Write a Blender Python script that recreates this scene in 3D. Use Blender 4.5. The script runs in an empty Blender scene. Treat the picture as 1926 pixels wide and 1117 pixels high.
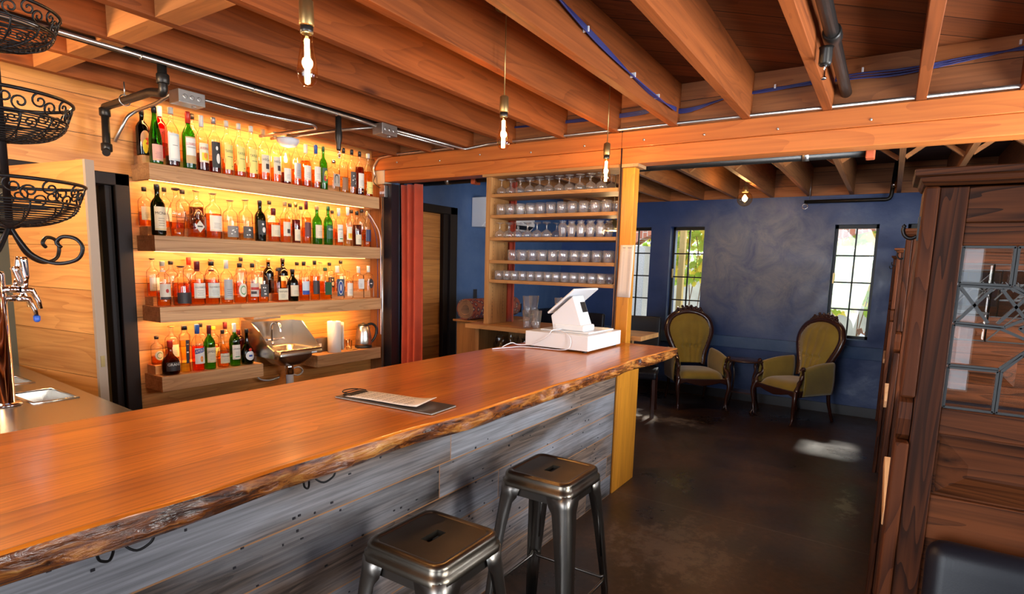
import bpy, math, random
from math import radians as rad, pi, sin, cos, sqrt
from mathutils import Vector, Matrix
R = random.Random(7)
sc = bpy.context.scene
COL = sc.collection

# ------------------------------------------------------------------ camera
def cam_axes(yaw, pitch, roll):
    cy, sy, cp, sp, cr, sr = cos(yaw), sin(yaw), cos(pitch), sin(pitch), cos(roll), sin(roll)
    W = [Vector((sy, 0, cy)), Vector((-cy, 0, sy)), Vector((0, -1, 0))]
    P = Matrix(((1, 0, 0), (0, cp, -sp), (0, sp, cp)))
    Q = Matrix(((cr, -sr, 0), (sr, cr, 0), (0, 0, 1)))
    c = [Q @ P @ w for w in W]
    return [Vector((c[0][i], c[1][i], c[2][i])) for i in range(3)]
_r, _d, _f = cam_axes(rad(32.81), rad(7.66), rad(1.60))
cd = bpy.data.cameras.new('camera'); cam = bpy.data.objects.new('camera', cd); COL.objects.link(cam)
cam.matrix_world = Matrix(((_r[0], -_d[0], -_f[0], 0), (_r[1], -_d[1], -_f[1], 0), (_r[2], -_d[2], -_f[2], 1.6), (0, 0, 0, 1)))
cd.sensor_width = 36; cd.lens = 1088 / 1926 * 36; cd.shift_y = 0.0455; cd.clip_start = 0.02; cd.clip_end = 200
sc.camera = cam

# ------------------------------------------------------------------ world, sun, exposure
w = bpy.data.worlds.new('sky'); sc.world = w; w.use_nodes = True
bg = w.node_tree.nodes['Background']; bg.inputs[0].default_value = (0.78, 0.89, 1.0, 1); bg.inputs[1].default_value = 3.0
sd = bpy.data.lights.new('sun', 'SUN'); sd.energy = 7; sd.angle = rad(4.5); sd.color = (1.0, 0.95, 0.85)
sun = bpy.data.objects.new('sun', sd); COL.objects.link(sun)
sun.rotation_euler = Vector((-1.0, -0.02, -1.03)).to_track_quat('-Z', 'Y').to_euler(); sun.location = (12, 1, 8)
def area(name, loc, dir_, sx, sy, e, col):
    d = bpy.data.lights.new(name, 'AREA'); d.shape = 'RECTANGLE'; d.size = sx; d.size_y = sy; d.energy = e; d.color = col
    o = bpy.data.objects.new(name, d); COL.objects.link(o); o.location = loc
    o.rotation_euler = Vector(dir_).to_track_quat('-Z', 'Z').to_euler(); return o
# daylight entering by the street windows behind the camera and the booth windows
area('daylight_street', (-2.93, 1.2, 1.55), (1, 0.25, -0.05), 3.4, 1.6, 110, (0.88, 0.93, 1.0))
area('daylight_booths', (1.6, -1.42, 1.55), (0.1, 1, 0.05), 1.1, 1.2, 85, (0.97, 0.97, 0.93))
area('daylight_booths', (3.7, -1.42, 1.55), (0.1, 1, 0.05), 1.1, 1.2, 75, (0.85, 0.93, 1.0))
area('daylight_booths', (-0.8, -1.42, 1.55), (0.1, 1, 0.05), 1.1, 1.2, 12, (0.85, 0.93, 1.0))
for yy in (2.25, 0.36, -0.33, 2.95):
    portal = area('window_sky', (7.95, yy, 1.52), (-1, 0, 0), 0.44, 1.30, 1, (1, 1, 1)); portal.data.cycles.is_portal = True
sc.view_settings.view_transform = 'Standard'; sc.view_settings.look = 'None'
sc.view_settings.exposure = 0.6; sc.view_settings.gamma = 1.0; sc.view_settings.use_curve_mapping = False
cy = sc.cycles
cy.max_bounces = 9; cy.diffuse_bounces = 4; cy.glossy_bounces = 4; cy.transmission_bounces = 8; cy.transparent_max_bounces = 24
cy.caustics_reflective = False; cy.caustics_refractive = False; cy.sample_clamp_indirect = 4.0; cy.sample_clamp_direct = 0
cy.use_denoising = True; cy.use_adaptive_sampling = True; cy.adaptive_threshold = 0.02

# ------------------------------------------------------------------ mesh helpers
class MB:
    def __init__(s): s.v = []; s.f = []; s.m = []; s.s = []
    def add(s, vs, fs, mat=0, smooth=False):
        b = len(s.v); s.v += [tuple(v) for v in vs]
        for f in fs: s.f.append(tuple(b + i for i in f)); s.m.append(mat); s.s.append(smooth)
        return s
    def box(s, x0, x1, y0, y1, z0, z1, mat=0):
        return s.add([(x0,y0,z0),(x1,y0,z0),(x1,y1,z0),(x0,y1,z0),(x0,y0,z1),(x1,y0,z1),(x1,y1,z1),(x0,y1,z1)],
                     [(0,3,2,1),(4,5,6,7),(0,1,5,4),(1,2,6,5),(2,3,7,6),(3,0,4,7)], mat)
    def obox(s, c, size, M=None, mat=0):
        M = M or Matrix.Identity(3); c = Vector(c); h = [q / 2 for q in size]
        vs = [c + M @ Vector((a*h[0], b*h[1], e*h[2])) for e in (-1,1) for a, b in ((-1,-1),(1,-1),(1,1),(-1,1))]
        return s.add(vs, [(0,3,2,1),(4,5,6,7),(0,1,5,4),(1,2,6,5),(2,3,7,6),(3,0,4,7)], mat)
    def bar(s, a, b, w, h, mat=0, up=(0,0,1)):
        a = Vector(a); b = Vector(b); d = (b - a); L = d.length; d.normalize()
        u = Vector(up); sd_ = d.cross(u)
        if sd_.length < 1e-4: sd_ = d.cross(Vector((1,0,0)))
        sd_.normalize(); u = sd_.cross(d)
        M = Matrix((d, sd_, u)).transposed()
        return s.obox((a + b) / 2, (L, w, h), M, mat)
    def prism(s, poly, ax, a, b, mat=0, smooth=False):
        # poly: 2d points in the two axes other than ax (in order x,y,z)
        n = len(poly)
        def pt(p, t):
            if ax == 0: return (t, p[0], p[1])
            if ax == 1: return (p[0], t, p[1])
            return (p[0], p[1], t)
        vs = [pt(p, a) for p in poly] + [pt(p, b) for p in poly]
        s.add(vs, [tuple(range(n))[::-1], tuple(range(n, 2*n))], mat, False)
        base = len(s.v) - 2*n
        for i in range(n):
            j = (i + 1) % n
            s.f.append((base+i, base+j, base+n+j, base+n+i)); s.m.append(mat); s.s.append(smooth)
        return s
    def tube(s, pts, r, n=8, closed=False, mat=0, cap=True, flat=1.0):
        pts = [Vector(p) for p in pts]; N = len(pts)
        rr = r if isinstance(r, (list, tuple)) else [r] * N
        base = len(s.v); prev = None
        for i, p in enumerate(pts):
            if closed: t = pts[(i+1) % N] - pts[i-1]
            else: t = pts[min(i+1, N-1)] - pts[max(i-1, 0)]
            if t.length < 1e-9: t = Vector((0,0,1))
            t.normalize()
            if prev is None:
                a = Vector((0,0,1)) if abs(t.z) < 0.9 else Vector((1,0,0))
                u = (a - t * a.dot(t)).normalized()
            else:
                u = prev - t * prev.dot(t)
                u = u.normalized() if u.length > 1e-6 else prev
            prev = u; q = t.cross(u)
            for k in range(n):
                a = 2*pi*k/n
                s.v.append(tuple(p + (u*cos(a)*flat + q*sin(a)) * rr[i]))
        for i in range(N if closed else N-1):
            for k in range(n):
                a = base + i*n + k; b = base + i*n + (k+1) % n
                c = base + ((i+1) % N)*n + (k+1) % n; d = base + ((i+1) % N)*n + k
                s.f.append((a, b, c, d)); s.m.append(mat); s.s.append(True)
        if cap and not closed:
            s.f.append(tuple(base + k for k in range(n))[::-1]); s.m.append(mat); s.s.append(False)
            s.f.append(tuple(base + (N-1)*n + k for k in range(n))); s.m.append(mat); s.s.append(False)
        return s
    def lathe(s, prof, c=(0,0,0), n=16, M=None, mat=0, sx=1.0, sy=1.0, smooth=True, sq=None):
        # prof: (r, z) from bottom to top; sq: squareness 0..1
        c = Vector(c); base = len(s.v); N = len(prof)
        for r, z in prof:
            for k in range(n):
                a = 2*pi*(k + 0.5)/n; x, y = cos(a), sin(a)
                if sq:
                    m = max(abs(x), abs(y)); q = (1 - sq) + sq / m * 0.92; x *= q; y *= q
                p = Vector((r*x*sx, r*y*sy, z))
                if M: p = M @ p
                s.v.append(tuple(c + p))
        for i in range(N-1):
            for k in range(n):
                s.f.append((base+i*n+k, base+i*n+(k+1) % n, base+(i+1)*n+(k+1) % n, base+(i+1)*n+k)); s.m.append(mat); s.s.append(smooth)
        if prof[0][0] > 1e-5: s.f.append(tuple(base+k for k in range(n))[::-1]); s.m.append(mat); s.s.append(False)
        if prof[-1][0] > 1e-5: s.f.append(tuple(base+(N-1)*n+k for k in range(n))); s.m.append(mat); s.s.append(False)
        return s
    def grid(s, fn, nu, nv, mat=0, smooth=True, wrapu=False):
        base = len(s.v)
        for i in range(nu):
            for j in range(nv): s.v.append(tuple(fn(i/(nu-1 if not wrapu else nu), j/(nv-1))))
        for i in range(nu if wrapu else nu-1):
            for j in range(nv-1):
                a = base+i*nv+j; b = base+((i+1) % nu)*nv+j
                s.f.append((a, b, b+1, a+1)); s.m.append(mat); s.s.append(smooth)
        return s
    def mesh(s, name, mats):
        me = bpy.data.meshes.new(name); me.from_pydata(s.v, [], s.f)
        for m in (mats if isinstance(mats, (list, tuple)) else [mats]): me.materials.append(m)
        me.polygons.foreach_set('material_index', s.m); me.polygons.foreach_set('use_smooth', s.s); me.update()
        return me
    def build(s, name, mats, parent=None, bevel=0, seg=2, solid=0, sub=0, flip=True):
        me = s.mesh(name, mats)
        if flip:
            import bmesh
            bm = bmesh.new(); bm.from_mesh(me); bmesh.ops.recalc_face_normals(bm, faces=bm.faces); bm.to_mesh(me); bm.free()
        o = bpy.data.objects.new(name, me); COL.objects.link(o)
        if parent: o.parent = parent
        if solid:
            m = o.modifiers.new('s', 'SOLIDIFY'); m.thickness = solid; m.offset = 0
        if sub:
            m = o.modifiers.new('u', 'SUBSURF'); m.levels = m.render_levels = sub
        if bevel:
            m = o.modifiers.new('b', 'BEVEL'); m.width = bevel; m.segments = seg; m.limit_method = 'ANGLE'; m.angle_limit = rad(40)
            for p in me.polygons: p.use_smooth = p.use_smooth
        return o
def tag(o, label=None, cat=None, group=None, kind=None):
    if label: o['label'] = label
    if cat: o['category'] = cat
    if group: o['group'] = group
    if kind: o['kind'] = kind
    return o
def thing(name, label, cat, loc=(0,0,0), rz=0, group=None):
    o = bpy.data.objects.new(name, None); o.empty_display_size = .1; COL.objects.link(o)
    o.location = loc; o.rotation_euler = (0, 0, rz)
    return tag(o, label, cat, group)
def one(name, mb, mats, label, cat, group=None, **k):
    return tag(mb.build(name, mats, **k), label, cat, group)
def struct(name, mb, mats, **k): return tag(mb.build(name, mats, **k), kind='structure')
KIDS = {}
def dup(root, loc, rz=None, label=None, group=None, parent=None):
    def cp(o, par):
        c = o.copy(); COL.objects.link(c); c.parent = par
        for ch in [x for x in bpy.data.objects if x.parent == o]: cp(ch, c)
        return c
    c = cp(root, parent); c.location = loc
    if rz is not None: c.rotation_euler = (0, 0, rz)
    if label: c['label'] = label
    if group: c['group'] = group
    return c
def dups(root, kids, loc, rz=None, label=None):
    c = root.copy(); COL.objects.link(c); c.location = loc
    if rz is not None: c.rotation_euler = (0, 0, rz)
    for k in kids:
        d = k.copy(); COL.objects.link(d); d.parent = c
    if label: c['label'] = label
    return c
def arc(c, r, a0, a1, n, ax=(0, 1)):
    out = []
    for i in range(n+1):
        a = a0 + (a1-a0)*i/n; p = list(c); p[ax[0]] += r*cos(a); p[ax[1]] += r*sin(a); out.append(tuple(p))
    return out
def smooth_path(pts, k=6):
    pts = [Vector(p) for p in pts]; out = []
    for i in range(len(pts)-1):
        p0 = pts[max(i-1, 0)]; p1 = pts[i]; p2 = pts[i+1]; p3 = pts[min(i+2, len(pts)-1)]
        for j in range(k):
            t = j/k
            out.append(0.5*((2*p1)+(p2-p0)*t+(2*p0-5*p1+4*p2-p3)*t*t+(3*p1-p0-3*p2+p3)*t**3))
    out.append(pts[-1]); return out
def bend_path(pts, r=0.04, n=4):
    pts = [Vector(p) for p in pts]; out = [pts[0]]
    for i in range(1, len(pts)-1):
        a = (pts[i-1]-pts[i]); b = (pts[i+1]-pts[i]); q = min(r, a.length/2.1, b.length/2.1)
        A = pts[i] + a.normalized()*q; B = pts[i] + b.normalized()*q
        for j in range(n+1):
            t = j/n; out.append(A.lerp(pts[i], t).lerp(pts[i].lerp(B, t), t))
    out.append(pts[-1]); return out

# ------------------------------------------------------------------ materials
def newmat(name):
    m = bpy.data.materials.new(name); m.use_nodes = True; nt = m.node_tree
    return m, nt, nt.nodes['Principled BSDF']
def L(nt, a, b): nt.links.new(a, b)
def simple(name, col, rough=.5, metal=0, emit=None, es=0, spec=None, bump=0, bscale=60, sheen=0, coat=0, var=0):
    m, nt, p = newmat(name); p.inputs['Base Color'].default_value = (*col, 1); p.inputs['Roughness'].default_value = rough
    p.inputs['Metallic'].default_value = metal
    if emit: p.inputs['Emission Color'].default_value = (*emit, 1); p.inputs['Emission Strength'].default_value = es
    if spec is not None: p.inputs['Specular IOR Level'].default_value = spec
    if sheen: p.inputs['Sheen Weight'].default_value = sheen
    if coat: p.inputs['Coat Weight'].default_value = coat; p.inputs['Coat Roughness'].default_value = .1
    if bump or var:
        tc = nt.nodes.new('ShaderNodeTexCoord'); nz = nt.nodes.new('ShaderNodeTexNoise'); nz.inputs['Scale'].default_value = bscale; nz.inputs['Detail'].default_value = 4
        L(nt, tc.outputs['Object'], nz.inputs['Vector'])
        if bump:
            b = nt.nodes.new('ShaderNodeBump'); b.inputs['Strength'].default_value = bump; b.inputs['Distance'].default_value = .004
            L(nt, nz.outputs['Fac'], b.inputs['Height']); L(nt, b.outputs[0], p.inputs['Normal'])
        if var:
            mx = nt.nodes.new('ShaderNodeMix'); mx.data_type = 'RGBA'
            mx.inputs[6].default_value = (*[c*(1-var) for c in col], 1); mx.inputs[7].default_value = (*[min(1, c*(1+var)) for c in col], 1)
            L(nt, nz.outputs['Fac'], mx.inputs[0]); L(nt, mx.outputs[2], p.inputs['Base Color'])
    return m
def ramp(nt, fac, stops):
    r = nt.nodes.new('ShaderNodeValToRGB'); e = r.color_ramp.elements
    while len(e) < len(stops): e.new(.5)
    for q, (pos, c) in zip(e, stops): q.position = pos; q.color = (*c, 1) if len(c) == 3 else c
    L(nt, fac, r.inputs[0]); return r
def math_(nt, op, a, b=None):
    n = nt.nodes.new('ShaderNodeMath'); n.operation = op
    for i, q in enumerate((a, b)):
        if q is None: continue
        if isinstance(q, (int, float)): n.inputs[i].default_value = q
        else: L(nt, q, n.inputs[i])
    return n.outputs[0]
def wood(name, dark, light, ax='X', rough=.5, plank=0, pax='Z', seam=.03, scale=1.0, bump=.15, coat=0, contrast=1.0, rot=0, pvar=.35, weather=None, spec=.4, plen=0, ring=.2, knots=.0, seamcol=None):
    """grain runs along ax; plank: board width measured along pax"""
    m, nt, p = newmat(name); N = nt.nodes
    tc = N.new('ShaderNodeTexCoord'); vec = tc.outputs['Object']
    if rot:
        mp0 = N.new('ShaderNodeMapping'); mp0.inputs['Rotation'].default_value = (0, 0, rot); L(nt, vec, mp0.inputs[0]); vec = mp0.outputs[0]
    oi = N.new('ShaderNodeObjectInfo')
    sep = N.new('ShaderNodeSeparateXYZ'); L(nt, vec, sep.inputs[0])
    I = {'X': 0, 'Y': 1, 'Z': 2}
    seamf = None; rnd = oi.outputs['Random']
    if plank:
        q = math_(nt, 'DIVIDE', sep.outputs[I[pax]], plank); fl = math_(nt, 'FLOOR', q); fr = math_(nt, 'FRACT', q)
        if plen:
            sh = N.new('ShaderNodeTexWhiteNoise'); sh.noise_dimensions = '1D'; L(nt, fl, sh.inputs['W'])
            al = math_(nt, 'ADD', math_(nt, 'DIVIDE', sep.outputs[I[ax]], plen), math_(nt, 'MULTIPLY', sh.outputs['Value'], 7.3))
            fl = math_(nt, 'ADD', fl, math_(nt, 'MULTIPLY', math_(nt, 'FLOOR', al), 17.31)); fe = math_(nt, 'FRACT', al)
            e2 = math_(nt, 'MINIMUM', fe, math_(nt, 'SUBTRACT', 1.0, fe)); s2 = math_(nt, 'LESS_THAN', e2, .0022/plen)
        wn = N.new('ShaderNodeTexWhiteNoise'); wn.noise_dimensions = '1D'; L(nt, fl, wn.inputs['W']); rnd = wn.outputs['Value']
        e = math_(nt, 'MINIMUM', fr, math_(nt, 'SUBTRACT', 1.0, fr)); seamf = math_(nt, 'LESS_THAN', e, seam)
        if plen: seamf = math_(nt, 'MAXIMUM', seamf, s2)
    off = math_(nt, 'MULTIPLY', rnd, 37.0)
    cb = N.new('ShaderNodeCombineXYZ')
    for i in range(3): L(nt, off, cb.inputs[i])
    va = N.new('ShaderNodeVectorMath'); va.operation = 'ADD'; L(nt, vec, va.inputs[0]); L(nt, cb.outputs[0], va.inputs[1])
    sc1 = [5*scale]*3; sc1[I[ax]] = .45*scale
    mp = N.new('ShaderNodeMapping'); mp.inputs['Scale'].default_value = sc1; L(nt, va.outputs[0], mp.inputs[0])
    n1 = N.new('ShaderNodeTexNoise'); n1.inputs['Scale'].default_value = 1.1; n1.inputs['Detail'].default_value = 2; n1.inputs['Distortion'].default_value = .5
    L(nt, mp.outputs[0], n1.inputs['Vector'])
    rings = math_(nt, 'FRACT', math_(nt, 'MULTIPLY', n1.outputs['Fac'], 11*contrast))
    rings = math_(nt, 'POWER', rings, 2.2)
    sc2 = [70*scale]*3; sc2[I[ax]] = 2*scale
    mp2 = N.new('ShaderNodeMapping'); mp2.inputs['Scale'].default_value = sc2; L(nt, va.outputs[0], mp2.inputs[0])
    n2 = N.new('ShaderNodeTexNoise'); n2.inputs['Scale'].default_value = 1; n2.inputs['Detail'].default_value = 3; L(nt, mp2.outputs[0], n2.inputs['Vector'])
    g = math_(nt, 'ADD', math_(nt, 'MULTIPLY', rings, ring), math_(nt, 'MULTIPLY', n2.outputs['Fac'], .62)); g = math_(nt, 'ADD', g, math_(nt, 'MULTIPLY', math_(nt, 'SUBTRACT', n1.outputs['Fac'], .42), .9))
    r = ramp(nt, g, [(.24, light), (.80, dark)])
    col = r.outputs[0]
    if knots:
        vo = N.new('ShaderNodeTexVoronoi'); vo.inputs['Scale'].default_value = 1; s4 = [5.0]*3; s4[I[ax]] = 1.3
        mp4 = N.new('ShaderNodeMapping'); mp4.inputs['Scale'].default_value = s4; L(nt, va.outputs[0], mp4.inputs[0]); L(nt, mp4.outputs[0], vo.inputs['Vector'])
        kr = ramp(nt, vo.outputs['Distance'], [(.04, (.25,.18,.14)), (.13, (1,1,1))])
        mk = N.new('ShaderNodeMix'); mk.data_type = 'RGBA'; mk.blend_type = 'MULTIPLY'; mk.inputs[0].default_value = knots; L(nt, col, mk.inputs[6]); L(nt, kr.outputs[0], mk.inputs[7]); col = mk.outputs[2]
    hs = N.new('ShaderNodeHueSaturation'); L(nt, col, hs.inputs['Color'])
    L(nt, math_(nt, 'ADD', 1 - pvar/2, math_(nt, 'MULTIPLY', rnd, pvar)), hs.inputs['Value']); col = hs.outputs[0]
    if weather:
        mp3 = N.new('ShaderNodeMapping'); s3 = [3.0]*3; s3[I[ax]] = .8; mp3.inputs['Scale'].default_value = s3; L(nt, va.outputs[0], mp3.inputs[0])
        n3 = N.new('ShaderNodeTexNoise'); n3.inputs['Detail'].default_value = 5; n3.inputs['Scale'].default_value = 1.2; L(nt, mp3.outputs[0], n3.inputs['Vector'])
        rr = ramp(nt, n3.outputs['Fac'], [(.42, (0,0,0)), (.62, (1,1,1))])
        mx = N.new('ShaderNodeMix'); mx.data_type = 'RGBA'; L(nt, rr.outputs[0], mx.inputs[0]); L(nt, col, mx.inputs[6]); mx.inputs[7].default_value = (*weather, 1)
        mx2 = N.new('ShaderNodeMix'); mx2.data_type = 'RGBA'; mx2.blend_type = 'MULTIPLY'; mx2.inputs[0].default_value = .75
        gr = ramp(nt, n2.outputs['Fac'], [(.3, (1,1,1)), (.75, (.3,.3,.3))])
        L(nt, mx.outputs[2], mx2.inputs[6]); L(nt, gr.outputs[0], mx2.inputs[7]); col = mx2.outputs[2]
    if seamf is not None:
        mx = N.new('ShaderNodeMix'); mx.data_type = 'RGBA'; L(nt, seamf, mx.inputs[0]); L(nt, col, mx.inputs[6]); mx.inputs[7].default_value = (*(seamcol or [c*.18 for c in dark]), 1); col = mx.outputs[2]
    L(nt, col, p.inputs['Base Color']); p.inputs['Roughness'].default_value = rough; p.inputs['Specular IOR Level'].default_value = spec
    if coat: p.inputs['Coat Weight'].default_value = coat; p.inputs['Coat Roughness'].default_value = .16
    if bump:
        b = N.new('ShaderNodeBump'); b.inputs['Strength'].default_value = bump; b.inputs['Distance'].default_value = .003
        h = g if seamf is None else math_(nt, 'SUBTRACT', math_(nt, 'MULTIPLY', g, -1.0), math_(nt, 'MULTIPLY', seamf, 3.0))
        L(nt, h, b.inputs['Height']); L(nt, b.outputs[0], p.inputs['Normal'])
    return m
def thin_glass(name, col=(1, 1, 1), edge=.5, ecol=None, rough=0.0, refl=1.0, ior=1.5):
    """thin shell: light passes, edges take the body colour, surface mirrors"""
    m = bpy.data.materials.new(name); m.use_nodes = True; nt = m.node_tree; nt.nodes.clear(); N = nt.nodes
    out = N.new('ShaderNodeOutputMaterial'); tr = N.new('ShaderNodeBsdfTransparent'); gl = N.new('ShaderNodeBsdfGlossy'); gl.inputs['Roughness'].default_value = rough
    gl.inputs['Color'].default_value = (refl, refl, refl, 1)
    lw = N.new('ShaderNodeLayerWeight'); lw.inputs['Blend'].default_value = edge
    ecol = ecol or tuple(c*c for c in col)
    r = ramp(nt, lw.outputs['Facing'], [(.45, col), (.93, ecol)]); L(nt, r.outputs[0], tr.inputs['Color'])
    f0 = ((ior-1)/(ior+1))**2; lf = N.new('ShaderNodeLayerWeight'); lf.inputs['Blend'].default_value = .5
    fr = math_(nt, 'ADD', f0, math_(nt, 'MULTIPLY', math_(nt, 'POWER', lf.outputs['Facing'], 5.0), 1-f0))
    mx = N.new('ShaderNodeMixShader'); L(nt, fr, mx.inputs[0]); L(nt, tr.outputs[0], mx.inputs[1]); L(nt, gl.outputs[0], mx.inputs[2])
    L(nt, mx.outputs[0], out.inputs['Surface']); return m
M = {}
FIRD, FIRL = (.20, .062, .017), (.47, .195, .065)
M['joist'] = wood('joist_fir', (.115,.027,.006), (.27,.070,.015), 'X', .65, scale=.9, pvar=.25, knots=.9, spec=.2)
M['deck'] = wood('deck_boards', (.07,.019,.006), (.17,.050,.014), 'X', .65, plank=.19, pax='Y', seam=.02, rot=rad(48), scale=.8, spec=.2)
M['beam'] = wood('beam_fir', (.34,.08,.013), (.60,.175,.033), 'Y', .5, scale=.7, coat=.1)
M['rim'] = wood('rim_boards', (.17,.052,.015), (.36,.125,.036), 'Y', .6, plank=.145, pax='Z', seam=.015)
M['block'] = wood('blocking_fir', (.26,.09,.025), (.44,.165,.045), 'Y', .6)
M['farjoist'] = wood('far_joist_fir', (.16,.05,.015), (.36,.14,.045), 'X', .6)
M['fardeck'] = wood('far_deck', (.04,.018,.01), (.09,.04,.02), 'Y', .7, plank=.14, pax='X')
M['backwall'] = wood('back_wall_planks', (.36,.125,.03), (.68,.31,.085), 'X', .45, plank=.235, pax='Z', seam=.008, scale=.9, pvar=.4, knots=.6)
M['door_slab'] = wood('door_slab_planks', (.40,.14,.035), (.70,.32,.09), 'X', .42, plank=.235, pax='Z', seam=.005, scale=.9, pvar=.35, knots=.7)
M['shelf'] = wood('shelf_fir', (.32,.15,.06), (.60,.34,.16), 'X', .55, scale=1.2)
M['bartop'] = wood('bar_top_fir', (.34,.080,.006), (.64,.185,.014), 'X', .30, plank=.19, pax='Y', seam=.005, scale=.9, bump=.03, coat=.35, contrast=1.5, pvar=.2, spec=.5, ring=.34)
def live_edge():
    m, nt, p = newmat('live_edge'); N = nt.nodes; tc = N.new('ShaderNodeTexCoord')
    mp = N.new('ShaderNodeMapping'); mp.inputs['Scale'].default_value = (2.2, 9, 9); L(nt, tc.outputs['Object'], mp.inputs[0])
    n = N.new('ShaderNodeTexNoise'); n.inputs['Scale'].default_value = 1.6; n.inputs['Detail'].default_value = 7; n.inputs['Roughness'].default_value = .65; n.inputs['Distortion'].default_value = 1.2; L(nt, mp.outputs[0], n.inputs['Vector'])
    mp2 = N.new('ShaderNodeMapping'); mp2.inputs['Scale'].default_value = (3, 70, 70); L(nt, tc.outputs['Object'], mp2.inputs[0])
    n2 = N.new('ShaderNodeTexNoise'); n2.inputs['Scale'].default_value = 1.5; n2.inputs['Detail'].default_value = 4; L(nt, mp2.outputs[0], n2.inputs['Vector'])
    f = math_(nt, 'ADD', n.outputs['Fac'], math_(nt, 'MULTIPLY', math_(nt, 'SUBTRACT', n2.outputs['Fac'], .5), .35))
    r = ramp(nt, f, [(.34, (.035,.010,.004)), (.47, (.16,.042,.010)), (.56, (.34,.11,.02)), (.70, (.52,.24,.06))]); L(nt, r.outputs[0], p.inputs['Base Color'])
    p.inputs['Roughness'].default_value = .27; p.inputs['Coat Weight'].default_value = .5; p.inputs['Coat Roughness'].default_value = .12
    b = N.new('ShaderNodeBump'); b.inputs['Strength'].default_value = .9; b.inputs['Distance'].default_value = .012; L(nt, f, b.inputs['Height']); L(nt, b.outputs[0], p.inputs['Normal']); L(nt, b.outputs[0], p.inputs['Coat Normal'])
    return m
M['liveedge'] = live_edge()
M['barfront'] = wood('weathered_planks', (.04,.026,.02), (.17,.11,.08), 'X', .62, plank=.15, pax='Z', seam=.018, scale=1.6, bump=.7, pvar=1.0, weather=(.26,.25,.27), plen=1.9, knots=.7, seamcol=(.30,.14,.06), ring=.3)
M['post'] = wood('post_fir', (.44,.15,.012), (.74,.28,.022), 'Z', .45, scale=1.2, coat=.15)
M['case'] = wood('glass_case_oak', (.20,.085,.025), (.40,.20,.07), 'Z', .5, scale=1.3)
M['caseshelf'] = wood('case_shelf_oak', (.24,.10,.03), (.44,.21,.07), 'Y', .5, scale=1.3)
M['booth'] = wood('booth_oak', (.020,.005,.0015), (.085,.022,.006), 'Z', .55, scale=1.8, contrast=1.4, spec=.12, ring=.4)
M['boothy'] = wood('booth_oak_cross', (.018,.005,.0015), (.105,.029,.008), 'Y', .55, scale=1.8, contrast=1.4, spec=.12, ring=.4)
M['tabletop'] = wood('table_fir', (.45,.20,.08), (.75,.42,.2), 'X', .45)
M['oldboard'] = wood('old_board', (.12,.06,.03), (.30,.16,.08), 'Z', .6)
def plaster(name, a, b, hi, rough, patch=None):
    m, nt, p = newmat(name); N = nt.nodes
    tc = N.new('ShaderNodeTexCoord')
    n1 = N.new('ShaderNodeTexNoise'); n1.inputs['Scale'].default_value = 1.7; n1.inputs['Detail'].default_value = 7; n1.inputs['Roughness'].default_value = .62; n1.inputs['Distortion'].default_value = .35
    L(nt, tc.outputs['Object'], n1.inputs['Vector'])
    r = ramp(nt, n1.outputs['Fac'], [(.32, a), (.52, b), (.72, hi)]); L(nt, r.outputs[0], p.inputs['Base Color'])
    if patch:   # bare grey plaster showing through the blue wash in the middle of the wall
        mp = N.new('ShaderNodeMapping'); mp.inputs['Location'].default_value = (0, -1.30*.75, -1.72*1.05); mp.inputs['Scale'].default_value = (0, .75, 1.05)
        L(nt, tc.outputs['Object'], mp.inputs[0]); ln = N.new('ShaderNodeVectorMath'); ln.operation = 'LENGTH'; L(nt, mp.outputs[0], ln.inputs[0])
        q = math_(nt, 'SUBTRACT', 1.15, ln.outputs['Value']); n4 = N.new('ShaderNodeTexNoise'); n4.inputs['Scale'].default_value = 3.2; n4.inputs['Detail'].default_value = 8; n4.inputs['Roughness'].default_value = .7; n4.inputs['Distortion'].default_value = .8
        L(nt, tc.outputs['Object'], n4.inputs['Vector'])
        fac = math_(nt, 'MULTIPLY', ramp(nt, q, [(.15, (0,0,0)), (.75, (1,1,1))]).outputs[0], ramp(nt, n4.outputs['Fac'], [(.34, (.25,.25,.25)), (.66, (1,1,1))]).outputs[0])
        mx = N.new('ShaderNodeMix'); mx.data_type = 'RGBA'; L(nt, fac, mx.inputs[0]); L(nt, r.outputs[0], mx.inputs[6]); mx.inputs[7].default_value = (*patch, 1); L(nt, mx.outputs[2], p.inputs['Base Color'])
    n2 = N.new('ShaderNodeTexNoise'); n2.inputs['Scale'].default_value = 14; n2.inputs['Detail'].default_value = 5; L(nt, tc.outputs['Object'], n2.inputs['Vector'])
    b = N.new('ShaderNodeBump'); b.inputs['Strength'].default_value = .35; b.inputs['Distance'].default_value = .01; L(nt, n2.outputs['Fac'], b.inputs['Height']); L(nt, b.outputs[0], p.inputs['Normal'])
    rr = ramp(nt, n1.outputs['Fac'], [(.35, (rough+.2,)*3), (.65, (rough-.1,)*3)]); L(nt, rr.outputs[0], p.inputs['Roughness'])
    return m
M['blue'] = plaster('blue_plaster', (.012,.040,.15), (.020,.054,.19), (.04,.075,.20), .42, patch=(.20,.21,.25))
M['blueside'] = plaster('blue_paint', (.035,.085,.21), (.05,.105,.24), (.065,.12,.25), .5)
M['cream'] = simple('cream_paint', (.45,.40,.30), .7, var=.1, bscale=3)
M['closet'] = simple('closet_paint', (.40,.32,.20), .8, var=.2, bscale=3)
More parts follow.
